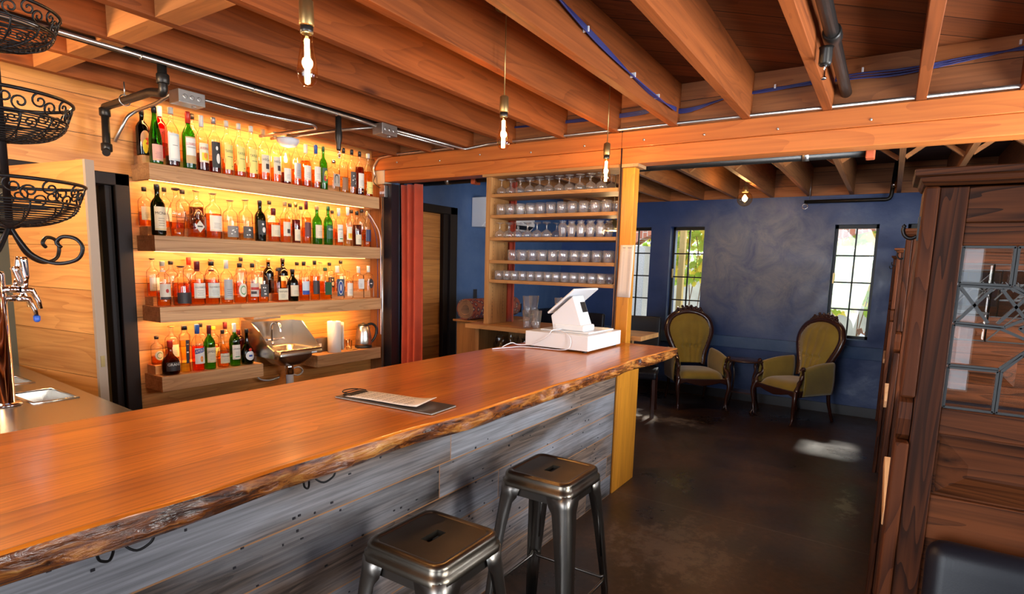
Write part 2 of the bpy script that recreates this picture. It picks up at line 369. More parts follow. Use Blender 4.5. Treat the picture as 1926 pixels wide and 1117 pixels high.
def concrete():
    m, nt, p = newmat('stained_concrete'); N = nt.nodes; tc = N.new('ShaderNodeTexCoord')
    n1 = N.new('ShaderNodeTexNoise'); n1.inputs['Scale'].default_value = 1.1; n1.inputs['Detail'].default_value = 8; n1.inputs['Roughness'].default_value = .65
    L(nt, tc.outputs['Object'], n1.inputs['Vector'])
    r = ramp(nt, n1.outputs['Fac'], [(.32, (.014,.008,.006)), (.48, (.040,.019,.011)), (.60, (.075,.032,.016)), (.72, (.12,.075,.045))])
    n2 = N.new('ShaderNodeTexNoise'); n2.inputs['Scale'].default_value = 26; n2.inputs['Detail'].default_value = 5; L(nt, tc.outputs['Object'], n2.inputs['Vector'])
    mx = N.new('ShaderNodeMix'); mx.data_type = 'RGBA'; mx.blend_type = 'MULTIPLY'; mx.inputs[0].default_value = .6; L(nt, r.outputs[0], mx.inputs[6])
    r2 = ramp(nt, n2.outputs['Fac'], [(.3, (.45,.45,.45)), (.7, (1.35,1.3,1.2))]); L(nt, r2.outputs[0], mx.inputs[7])
    sp = N.new('ShaderNodeSeparateXYZ'); L(nt, tc.outputs['Object'], sp.inputs[0])
    def seam(ch, at, wd):
        return math_(nt, 'LESS_THAN', math_(nt, 'ABSOLUTE', math_(nt, 'SUBTRACT', sp.outputs[ch], at)), wd)
    s = math_(nt, 'MAXIMUM', seam(0, 3.80, .004), seam(0, 6.0, .004))
    mx2 = N.new('ShaderNodeMix'); mx2.data_type = 'RGBA'; L(nt, s, mx2.inputs[0]); L(nt, mx.outputs[2], mx2.inputs[6]); mx2.inputs[7].default_value = (.10,.07,.05,1)
    col = mx2.outputs[2]   # worn spots in the stain; the long greenish one paints a window's reflection
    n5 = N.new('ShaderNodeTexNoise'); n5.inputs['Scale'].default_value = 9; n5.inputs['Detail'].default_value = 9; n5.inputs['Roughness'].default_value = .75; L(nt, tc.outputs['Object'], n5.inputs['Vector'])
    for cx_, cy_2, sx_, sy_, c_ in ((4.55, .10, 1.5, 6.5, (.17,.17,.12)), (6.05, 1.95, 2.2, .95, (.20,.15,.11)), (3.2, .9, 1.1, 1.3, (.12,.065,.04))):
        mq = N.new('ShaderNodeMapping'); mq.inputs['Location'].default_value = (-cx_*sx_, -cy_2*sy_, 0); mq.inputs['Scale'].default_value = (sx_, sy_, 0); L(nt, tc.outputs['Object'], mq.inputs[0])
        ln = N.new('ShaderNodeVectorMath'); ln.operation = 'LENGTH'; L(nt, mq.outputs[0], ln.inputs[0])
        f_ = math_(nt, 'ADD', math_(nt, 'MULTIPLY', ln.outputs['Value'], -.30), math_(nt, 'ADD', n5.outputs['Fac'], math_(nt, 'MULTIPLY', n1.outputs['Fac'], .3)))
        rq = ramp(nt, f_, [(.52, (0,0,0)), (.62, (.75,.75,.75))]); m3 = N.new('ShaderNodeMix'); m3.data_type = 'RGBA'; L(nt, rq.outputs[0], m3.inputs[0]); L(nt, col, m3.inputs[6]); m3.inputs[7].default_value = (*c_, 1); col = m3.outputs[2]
    L(nt, col, p.inputs['Base Color'])
    rr = ramp(nt, n1.outputs['Fac'], [(.35, (.24,)*3), (.65, (.48,)*3)]); L(nt, rr.outputs[0], p.inputs['Roughness'])
    b = N.new('ShaderNodeBump'); b.inputs['Strength'].default_value = .12; b.inputs['Distance'].default_value = .004; L(nt, n2.outputs['Fac'], b.inputs['Height']); L(nt, b.outputs[0], p.inputs['Normal'])
    return m
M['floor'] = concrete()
M['black'] = simple('black_paint', (.012,.010,.014), .4)
M['blacksteel'] = simple('black_steel', (.015,.015,.016), .38, .6)
M['iron'] = simple('wrought_iron', (.012,.010,.010), .42, .5)
M['pipe'] = simple('black_iron_pipe', (.03,.027,.025), .38, .7, bump=.2)
M['galv'] = simple('galvanised_steel', (.55,.54,.52), .32, .95, var=.15, bscale=30)
M['steel'] = simple('brushed_steel', (.62,.58,.52), .27, 1.0, bump=.05, bscale=200)
M['chrome'] = simple('chrome', (.80,.80,.82), .06, 1.0)
M['gunmetal'] = simple('gunmetal', (.17,.145,.115), .30, 1.0, var=.35, bscale=7)
M['gunplain'] = simple('gunmetal_leg', (.21,.19,.17), .34, 1.0, var=.35, bscale=5)
M['brass'] = simple('aged_brass', (.42,.29,.12), .38, .9)
M['orangeclamp'] = simple('orange_clamp', (.55,.10,.03), .5)
M['blackplastic'] = simple('black_plastic', (.015,.015,.015), .35)
M['whiteplastic'] = simple('white_plastic', (.72,.72,.76), .35)
M['white'] = simple('white_enamel', (.70,.70,.72), .3)
M['paper'] = simple('paper', (.72,.62,.54), .8)
M['papertowel'] = simple('paper_towel', (.85,.78,.72), .9, bump=.5, bscale=120)
M['ink'] = simple('ink', (.08,.06,.05), .8)
M['curtain'] = simple('rust_velvet', (.42,.045,.012), .8, sheen=.4, var=.2, bscale=9)
M['leather'] = simple('black_leather', (.006,.006,.010), .42, spec=.3, bump=.04, bscale=320)
M['velvet'] = simple('olive_velvet', (.30,.205,.022), .75, sheen=.6, var=.3, bscale=7)
M['mahogany'] = simple('mahogany', (.045,.014,.009), .25, coat=.4)
M['doorframe'] = simple('dark_door_frame', (.014,.010,.010), .6, spec=.25)
M['oakdark'] = wood('oak_side', (.10,.045,.015), (.22,.10,.03), 'Z', .5)
M['ledcase'] = simple('led_strip_glow', (1,.8,.5), .5, emit=(1,.45,.12), es=9)
M['filament'] = simple('filament_glow', (1,.8,.5), .5, emit=(1,.78,.42), es=22)
M['bulbglass'] = thin_glass('amber_bulb_glass', (1,.86,.62), .5, (.9,.55,.2))
M['lamp_shade'] = simple('fill_lamp_opal', (.9,.8,.6), .5, emit=(1,.7,.4), es=.7)
M['bluewire'] = simple('blue_cable', (.02,.025,.13), .5)
M['hose'] = simple('braided_hose', (.5,.46,.42), .35, .7)
M['pvc'] = simple('grey_pvc', (.5,.5,.55), .5)
M['glass'] = thin_glass('clear_glass', (.98,.98,.97), .5, (.34,.25,.16), ior=1.5)
def tumbler():
    m = thin_glass('tumbler_glass', (.99,.99,1.0), .5, (.42,.42,.45), ior=1.5, rough=.05); nt = m.node_tree; N = nt.nodes
    out = [n for n in N if n.type == 'OUTPUT_MATERIAL'][0]; src = out.inputs['Surface'].links[0].from_socket
    df = N.new('ShaderNodeBsdfDiffuse'); df.inputs[0].default_value = (.95,.93,.93,1); g2 = N.new('ShaderNodeBsdfGlossy'); g2.inputs['Roughness'].default_value = .22  # white diffuse stands in for the window reflections that brighten the glass
    lw = N.new('ShaderNodeLayerWeight'); lw.inputs['Blend'].default_value = .35
    m1 = N.new('ShaderNodeMixShader'); m1.inputs[0].default_value = .5; L(nt, df.outputs[0], m1.inputs[1]); L(nt, g2.outputs[0], m1.inputs[2])
    m2 = N.new('ShaderNodeMixShader'); L(nt, math_(nt, 'ADD', .05, math_(nt, 'MULTIPLY', lw.outputs['Facing'], .24)), m2.inputs[0]); L(nt, src, m2.inputs[1]); L(nt, m1.outputs[0], m2.inputs[2]); L(nt, m2.outputs[0], out.inputs['Surface'])
    return m
M['tumbler'] = tumbler()
M['pane'] = thin_glass('window_pane', (.96,.98,.98), .4, (.85,.88,.88))
M['bevelglass'] = thin_glass('bevel_glass', (.97,.97,.97), .5, (.85,.87,.87), ior=1.35)
M['lead'] = simple('lead_came', (.035,.035,.035), .45, .5)
# ------------------------------------------------------------------ room shell
WY, BX, FX, SY, RY, DZ, JZ = 4.34, 4.10, 7.60, 4.08, -1.50, 2.87, 2.585
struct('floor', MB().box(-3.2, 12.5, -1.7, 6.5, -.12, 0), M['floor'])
struct('ceiling', MB().box(-3.1, BX+.3, -1.6, WY+.2, DZ, DZ+.08), M['deck'])
struct('ceiling_far', MB().box(BX+.3, FX+.15, -1.6, WY+.2, DZ-.06, DZ+.08), M['fardeck'])
b = MB(); b.box(-3.1, 1.12, WY, WY+.14, 0, DZ); b.box(1.12, 1.84, WY, WY+.14, 2.08, DZ); b.box(1.84, 4.36, WY, WY+.14, 0, DZ)
struct('wall_back', b, M['backwall'])
b = MB(); b.box(.9, 1.0, WY+.14, 5.6, 0, 2.5); b.box(2.2, 2.3, WY+.14, 5.6, 0, 2.5); b.box(.9, 2.3, 5.6, 5.7, 0, 2.5); b.box(.9, 2.3, WY+.14, 5.7, 2.5, 2.6)
struct('wall_closet', b, M['closet'])
struct('wall_street', MB().box(-3.2, -3.1, -1.6, WY+.2, 0, .7).box(-3.2, -3.1, -1.6, WY+.2, 2.4, DZ).box(-3.2, -3.1, -1.6, -.6, .7, 2.4).box(-3.2, -3.1, 3.0, WY+.2, .7, 2.4), M['cream'])
# right wall with booth windows
b = MB(); b.box(-3.1, FX+.3, RY-.1, RY, 0, .9); b.box(-3.1, FX+.3, RY-.1, RY, 2.2, DZ)
ed = [-3.1, -1.5, -.2, 1.1, 2.2, 3.15, 4.3, FX+.3]
for a, c in zip(ed[::2], ed[1::2]): b.box(a, c, RY-.1, RY, .9, 2.2)
struct('wall_right', b, M['blueside'])
for i, (a, c) in enumerate(((-1.5, -.2), (1.1, 2.2), (3.15, 4.3))):
    b = MB()
    for u in (a, c-.05): b.box(u, u+.05, RY-.07, RY-.02, .9, 2.2)
    for zz in (.9, 1.53, 2.15): b.box(a, c, RY-.07, RY-.02, zz, zz+.05)
    struct('window_%d' % (5+i), b, M['blacksteel'])
# far wall with four tall steel windows
WIN = [(2.735, 3.175), (2.035, 2.470), (.150, .580), (-.55, -.110)]
b = MB(); z0, z1 = .86, 2.165
b.box(FX, FX+.3, -1.6, SY+.3, 0, z0); b.box(FX, FX+.3, -1.6, SY+.3, z1, 2.49)
ys = [-1.6] + [v for w_ in sorted(WIN) for v in w_] + [SY+.3]
for a, c in zip(ys[::2], ys[1::2]): b.box(FX, FX+.3, a, c, z0, z1)
struct('wall_far', b, M['blue'])
struct('trim_1', MB().box(FX-.035, FX, -1.5, SY, .66, .80), M['blueside'], bevel=.004)
struct('baseboard_far', MB().box(FX-.02, FX, -1.5, SY, 0, .11), M['black'])
for i, (a, c) in enumerate(WIN):
    b = MB(); x = FX+.12
    b.box(x, x+.04, a, a+.03, z0, z1); b.box(x, x+.04, c-.03, c, z0, z1); b.box(x, x+.04, a, c, z0, z0+.045); b.box(x, x+.04, a, c, z1-.04, z1)
    b.box(x+.005, x+.03, (a+c)/2-.008, (a+c)/2+.008, z0, z1)
    for k in (1, 2, 3):
        zz = z0+.045+(z1-z0-.085)*k/4; b.box(x+.005, x+.03, a, c, zz-.008, zz+.008)
    o = struct('window_%d' % (i+1), b, M['blacksteel'])
    g = MB().box(x+.014, x+.020, a+.02, c-.02, z0+.03, z1-.03).build('pane', M['pane'], o)
    h = MB().box(x-.03, x, c-.035 if i != 1 else c-.03, c-.02 if i != 1 else c-.015, 1.50, 1.62).build('latch', M['brass'], o)
    struct('trim_%d' % (i+2), MB().box(FX+.0, FX+.12, a, c, z0-.001, z0+.012), M['blueside'])
# left wall of the far room, door with dark frame
dx0, dx1 = 4.36, 4.91
b = MB(); b.box(4.2, dx0-.06, SY, SY+.15, 0, 2.75); b.box(dx0-.06, dx1+.16, SY, SY+.15, 2.2, 2.75); b.box(dx1+.16, FX+.05, SY, SY+.15, 0, 2.75)
struct('wall_side', b, M['blueside'])
b = MB(); b.box(dx0-.10, dx0, SY-.02, SY+.12, 0, 2.20); b.box(dx1+.08, dx1+.20, SY-.03, SY+.15, 0, 2.21); b.box(dx1+.0, dx1+.09, SY+.0, SY+.15, 0, 2.14); b.box(dx0-.1, dx1+.20, SY-.03, SY+.15, 2.13, 2.21)
struct('trim_6', b, M['doorframe'], bevel=.006)
o = struct('door_1', MB().box(dx0, dx1, SY+.05, SY+.10, 0, 2.13), M['door_slab'])
# blue partition behind the shelves at the far left corner and between beam posts
struct('wall_pocket', MB().box(4.24, 4.30, SY, WY+.1, 0, 2.75), M['blueside'])
# closet door frame and the door standing open
b = MB(); b.box(1.84, 1.93, WY-.025, WY+.14, 0, 2.13); b.box(1.03, 1.12, WY-.025, WY+.14, 0, 2.13); b.box(1.03, 1.93, WY-.025, WY+.14, 2.05, 2.13)
b.box(1.80, 1.845, WY+.03, WY+.12, 0, 2.06)
struct('trim_7', b, M['doorframe'], bevel=.006)
t = thing('open_door', 'horizontally planked wooden door standing open beside the steel drink counter', 'door', (1.278, 4.30, 0), math.atan2(-.79, .105))
MB().box(0, .78, -.02, .02, .02, 2.08).build('door_leaf', M['door_slab'], t)
e = MB().box(.78, .80, -.022, .022, .02, 2.08).build('edge_strip', simple('door_edge_paint', (.36,.27,.20), .6), t)
MB().box(.799, .803, -.010, .010, 1.0, 1.06).build('strike_plate', M['brass'], t)
tag(o, kind='structure')
# pipes inside the closet
b = MB(); b.tube([(1.3, 5.5, 1.75), (2.1, 5.5, 1.75)], .02); one('pipe', b, M['pipe'], 'thin dark pipe on the wall inside the closet', 'pipe', bevel=0)

# ------------------------------------------------------------------ ceiling framing
JY = [-1.0, -.50, -.05, .415, .88, 1.352, 1.787, 2.229, 2.70, 3.131, 3.56, 3.985]
names = ['over the booths by the street wall', 'over the booths', 'over the booth posts', 'beside the sprinkler pipe, right of the aisle', 'fourth from the booth posts, over the stools', 'over the stools and bar edge',
         'over the bar, right of the bulbs', 'over the bar, left of the bulbs', 'left of the bar, with blocking against it', 'carrying the pipe and conduit', 'second from the bottle wall', 'closest to the bottle wall']
for y, nm in zip(JY, names):
    one('ceiling_joist', MB().box(-3.1, BX+.02, y-.026, y+.026, JZ, DZ), M['joist'], 'fir ceiling joist ' + nm, 'joist', 'joists over the bar room', bevel=.003)
for a, c in zip(JY[7:], JY[8:]):
    i = JY.index(a)
    one('blocking', MB().box(1.33, 1.43, a+.027, c-.027, JZ, DZ-.03), M['block'], 'pale fir block between joists, %s the bottle wall' % {7: 'fourth out from', 8: 'third out from', 9: 'second out from', 10: 'closest to'}[i], 'blocking', 'blocks between the joists')
one('rim_board', MB().box(BX+.02, BX+.07, RY, WY, JZ, DZ), M['rim'], 'pale boarding closing the joist ends above the header beam', 'rim board')
t = thing('header_beam', 'long orange fir beam carried by the post, across the room', 'beam', (0, 0, 0))
MB().box(BX-.01, BX+.16, RY, 4.27, 2.472, JZ-.001).build('upper_timber', M['beam'], t, bevel=.004)
MB().box(BX+.005, BX+.16, RY, 4.15, 2.36, 2.471).build('lower_timber', M['beam'], t, bevel=.004)
bolts = MB()
for i in range(9): bolts.lathe([(.008, 0), (.008, .004), (.003, .007)], (BX-.012, .2+i*.47+R.uniform(-.05,.05), 2.50+R.uniform(0,.03)), 8, Matrix.Rotation(-pi/2, 3, 'Y'))
bolts.build('bolts', M['galv'], t)
one('beam_seat', MB().box(BX+.005, BX+.16, 4.152, 4.335, 2.345, 2.471), simple('pale_block', (.50,.46,.36), .7), 'pale block under the beam end at the bottle wall', 'block')
FJ = [3.72, 3.33, 2.93, 2.523, 2.09, 1.673, 1.267, .870, .445, .01, -.40, -.81, -1.22]
for i, y in enumerate(FJ):
    nm = ['closest to the side wall', 'second from the side wall', 'third from the side wall', 'above the left corner window', 'above the window left of the armchairs', 'above the globe lamp', 'above the left armchair',
          'above the right armchair', 'above the right window', 'beside the pipe riser', 'first over the booths', 'second over the booths', 'third over the booths'][i]
    one('ceiling_joist', MB().box(BX+.17, FX, y-.02, y+.02, 2.49, DZ-.06), M['farjoist'], 'fir joist of the blue room, ' + nm, 'joist', 'joists over the blue room')
one('rim_board', MB().box(FX-.002, FX+.3, -1.5, SY+.2, 2.492, DZ-.06), M['rim'], 'wood band closing joist ends above the blue wall', 'rim board')
for i, (a, c) in enumerate(zip(FJ, FJ[1:])):
    b = MB(); x = 5.5
    b.bar((x, a-.021, 2.51), (x, c+.021, 2.79), .035, .03); b2 = MB(); b2.bar((x+.05, a-.021, 2.79), (x+.05, c+.021, 2.51), .035, .03)
    t = thing('cross_bridging', 'crossed bracing sticks in bay %s of the blue room ceiling, counted from the side wall' % ['one','two','three','four','five','six','seven','eight','nine','ten','eleven','twelve'][i], 'bracing', (0,0,0), 0, 'bracing between far joists')
    b.build('brace', M['block'], t); b2.build('brace', M['block'], t)
# ------------------------------------------------------------------ post and end of the back bar
one('post', MB().box(BX+.01, BX+.10, 1.627, 1.722, 0, 2.335), M['post'], 'square orange fir post at the end of the bar, paper list taped to it', 'post', bevel=.005)
one('bearing_plate', MB().box(BX-.005, BX+.155, 1.60, 1.74, 2.336, 2.359), M['shelf'], 'small pale wood plate between post and header beam', 'plate')
b = MB(); b.box(BX-.01, BX+.13, 4.16, 4.335, 0, 2.34)
one('end_panel', b, wood('end_board', (.16,.06,.02), (.30,.12,.04), 'Z', .5), 'reddish brown board closing the right end of bottle wall', 'panel')
one('black_post', MB().box(BX-.0, BX+.1, 4.055, 4.158, 0, 2.34), M['black'], 'narrow black post between bottle wall and rust curtain', 'post')

# ------------------------------------------------------------------ curtains
def curtain(x, y0, y1, z0, z1, folds, seed, name, label):
    rr = random.Random(seed); ph = rr.uniform(0, 6)
    def fn(u, v):
        y = y0+(y1-y0)*u; k = .5+.5*v
        return (x + .028*sin(u*folds*2*pi+ph+.5*sin(v*3))*(1.2-.4*v) + .01*sin(u*folds*5.1+v*2), y, z0+(z1-z0)*v)
    return one(name, MB().grid(fn, 60, 14), M['curtain'], label, 'curtain', solid=.004, flip=False)
curtain(BX+.12, 3.79, 4.05, .02, 2.34, 3, 1, 'curtain', 'rust red velvet curtain hanging beside the black post')
curtain(4.46, 2.86, 3.02, 1.09, 2.34, 3, 5, 'curtain', 'rust red curtain seen through the glassware shelves')

# ------------------------------------------------------------------ bar
def yf(x): return 1.325 - .022*x
def yb(x): return 2.225 - .012*x
b = MB(); n = 220; X0, X1 = -1.2, 4.075
rw = random.Random(3); prev = 0
prof = []
for i in range(n+1):
    x = X0 + (X1-X0)*i/n
    wob = .010*sin(x*2.3)+.007*sin(x*5.7+1)+.004*sin(x*13+2)
    cut = .0
    prof.append((x, wob, .008*sin(x*4.1+2)+.006*sin(x*9.7)))
top = []; mats_i = []
ST = [(0, .0, 1.052), (1, .004, 1.050), (2, -.002, 1.046), (3, -.004, 1.028), (4, .002, 1.010), (5, .012, .992), (6, .030, .980), (7, .045, .976)]
def slab(u, v): pass
vs = []; fs = []
rows = []
for (x, wb, w2) in prof:
    r_ = [(x, yb(x), .976), (x, yb(x), 1.052)]
    yy = yf(x)+wb
    nz = lambda k: .008*sin(x*11+k*1.7)+.007*sin(x*31+k*2.9)+.005*sin(x*57+k*1.1)
    r_ += [(x, yy+.002, 1.052), (x, yy-.006, 1.046), (x, yy-.010+nz(1), 1.030), (x, yy-.004+nz(2)+w2*.6, 1.012), (x, yy+.004+nz(3)+w2, .994), (x, yy+.022+w2, .976)]
    rows.append(r_)
K = len(rows[0])
for r_ in rows: vs += r_
for i in range(n):
    for k in range(K):
        a = i*K+k; c = i*K+(k+1) % K
        fs.append((a, c, c+K, a+K))
fs.append(tuple(range(K))[::-1]); fs.append(tuple(n*K+k for k in range(K)))
b.add(vs, fs)
for i in range(len(b.f)):
    if i < n*K: b.m[i] = 1 if (i % K) in (3, 4, 5, 6) else 0; b.s[i] = (i % K) in (2, 3, 4, 5, 6)
one('worktop', b, [M['bartop'], M['liveedge']], 'long glossy orange wood bar slab with rough live edge', 'bar top')
t = thing('plank_bar', 'bar base clad in weathered grey reclaimed planks', 'bar', (0, 0, 0))
pk = MB().box(-1.15, 3.72, 1.535, 1.65, 0, .975)
MB().box(3.725, 3.742, 1.540, 1.65, 0, .975).build('shadow_gap', M['black'], t)
MB().box(3.745, 4.15, 1.528, 1.62, 0, .975).build('end_panel', M['post'], t, bevel=.003)
ns = MB()
for i in range(130):
    x = R.uniform(.4, 3.6); z = .975-.15*R.choice((1,2,3,4,5))+R.uniform(.02,.12)
    pk.obox((x, 1.534, z), (R.uniform(.004,.012), .003, R.uniform(.004,.009)), mat=1)
pk.build('plank_cladding', [M['barfront'], M['black']], t)
def hook(x, label):
    t = thing('coat_hook', label, 'hook', (x, 1.50, .93), 0, 'hooks under the bar')
    MB().box(-.03, .03, .0, .035, -.01, .0).build('plate', M['iron'], t)
    for s in (-1, 1):
        MB().tube(smooth_path([(s*.008, .01, 0), (s*.012, -.0, -.03), (s*.03, -.02, -.045), (s*.055, -.035, -.03), (s*.062, -.04, -.01)], 4), .0035, 6).build('prong', M['iron'], t)
hook(.60, 'black double hook under the bar edge, left of both stools')
hook(1.16, 'black double hook under the bar edge between clipboard and stools')

# ------------------------------------------------------------------ steel counter with two sinks, beer tower
t = thing('steel_counter', 'stainless steel drink counter with two sunken sinks', 'counter', (0, 0, 0))
b = MB(); xe0, xe1 = 1.245, 1.13
def xedge(y): return xe1 + (xe0-xe1)*(y-2.25)/(4.32-2.25)
S1 = (.93, 1.16, 3.40, 3.66); S2 = (.86, 1.13, 3.02, 3.24)
S1 = (.955, 1.115, 3.62, 3.86); S2 = (.948, 1.115, 3.10, 3.40)
zt = .94
def quad(x0, x1, y0, y1):  # clipped to slanted edge on the right when x1 is None
    if x1 is None: b.add([(x0,y0,zt),(xedge(y0),y0,zt),(xedge(y1),y1,zt),(x0,y1,zt)], [(0,1,2,3)])
    else: b.add([(x0,y0,zt),(x1,y0,zt),(x1,y1,zt),(x0,y1,zt)], [(0,1,2,3)])
yy = [2.235, S2[2], S2[3], S1[2], S1[3], 4.32]
quad(-.3, None, yy[0], yy[1]); quad(-.3, S2[0], yy[1], yy[2]); quad(S2[1], None, yy[1], yy[2]); quad(-.3, None, yy[2], yy[3]); quad(-.3, S1[0], yy[3], yy[4]); quad(S1[1], None, yy[3], yy[4]); quad(-.3, None, yy[4], yy[5])
for S in (S1, S2):
    x0, x1, y0, y1 = S; d = .10; i_ = .015
    A = [(x0,y0,zt),(x1,y0,zt),(x1,y1,zt),(x0,y1,zt)]; B = [(x0+i_,y0+i_,zt-d),(x1-i_,y0+i_,zt-d),(x1-i_,y1-i_,zt-d),(x0+i_,y1-i_,zt-d)]
    b.add(A+B, [(0,4,5,1),(1,5,6,2),(2,6,7,3),(3,7,4,0),(4,7,6,5)])
b.add([(xedge(2.235),2.235,zt),(xedge(4.32),4.32,zt),(xedge(4.32),4.32,.88),(xedge(2.235),2.235,.88)], [(0,1,2,3)])
b.build('worktop', M['steel'], t, flip=False)
for S in (S1, S2):
    x0, x1, y0, y1 = S
    MB().tube([(x0,y0,zt+.001),(x1,y0,zt+.001),(x1,y1,zt+.001),(x0,y1,zt+.001)], .006, 6, closed=True).build('sink_rim', M['steel'], t)
    MB().lathe([(.02,0),(.02,.004),(.012,.005)], ((x0+x1)/2, (y0+y1)/2, zt-.099), 14).build('drain', M['chrome'], t)
MB().box(-.3, 1.10, 2.24, 4.31, 0, .879).build('cabinet', simple('dark_cabinet', (.03,.025,.02), .5), t)
t = thing('beer_tower', 'chrome beer tap tower with three faucets on the steel counter', 'beer tower', (.865, 3.17, .941))
MB().lathe([(.065,0),(.065,.006),(.055,.012),(.04,.014),(.04,.56),(.036,.575),(.0,.58)], (0,0,0), 24).build('column', M['chrome'], t)
for i, (dy, z) in enumerate(((-.0, .46), (.07, .50), (-.05, .50))):
    a0 = (.02, dy*.4, z)
    b = MB().tube([a0, (.075, dy, z)], .014, 10); b.tube([(.075, dy, z), (.115, dy, z-.005), (.135, dy, z-.05), (.14, dy, z-.085)], [.016,.014,.010,.009], 10)
    b.tube([(.09, dy, z), (.10, dy, z+.045)], [.011,.008], 8)
    f = b.build('faucet', M['chrome'], t)
    MB().lathe([(.006,0),(.011,.01),(.012,.02),(.016,.08),(.017,.095),(.012,.10)], (.10, dy, z+.04), 12, Matrix.Rotation(rad((-14, 10, -4)[i]), 3, 'Y')).build('tap_handle', M['chrome'], f)
    if i == 0: MB().lathe([(.007,-.028),(.013,-.02),(.013,0)], (.14, dy, z-.08), 10).build('plug', simple('blue_plug', (.05,.14,.6), .4), f)

# ------------------------------------------------------------------ floating shelves with bottles
ZS = {1: 2.20, 2: 1.735, 3: 1.257, 4: .78}
YF = 4.10
def shelf(k, x0, x1, label, led=True, riser=True, th=.105):
    z = ZS[k]; t = thing('floating_shelf', label, 'shelf', (0, 0, 0), 0, 'floating shelves on the bottle wall')
    b = MB(); b.box(x0, x1, YF, WY-.002, z-.03, z); b.box(x0, x1, YF, YF+.04, z-th, z-.03); b.box(x0, x0+.03, YF+.04, WY-.002, z-th, z-.03); b.box(x1-.03, x1, YF+.04, WY-.002, z-th, z-.03)
    b.build('shelf_box', M['shelf'], t, bevel=.002)
    if riser: MB().box(x0+.02, x1-.02, 4.225, WY-.002, z+.0005, z+.06).build('riser', M['shelf'], t)
    if led: MB().box(x0+.02, x1-.15, YF+.045, YF+.057, z-th-.002, z-th+.008).build('led_strip', M['ledcase'], t)
shelf(1, 1.955, 3.985, 'thick fir floating shelf, topmost on the bottle wall')
shelf(2, 1.965, 3.995, 'thick fir floating shelf, second from the top')
shelf(3, 1.975, 4.005, 'thick fir floating shelf, directly above the hand sink')
shelf(4, 1.965, 2.73, 'short fir shelf left of the hand sink, holding liqueurs', led=False)
shelf(4, 3.25, 4.0, 'short fir shelf under the electric kettle', led=False, riser=False)
area('top_shelf_fill', (2.95, 4.20, 2.60), (0, .35, -1), 1.9, .03, 10, (1, .46, .13))  # added strip of light without a fixture, brightens the wall behind the top bottles
for z in (2.085, 1.615, 1.14):
    area('led_light', (2.9, YF+.08, z+.026), (0, .25, -1), 1.85, .006, 11, (1, .47, .13))
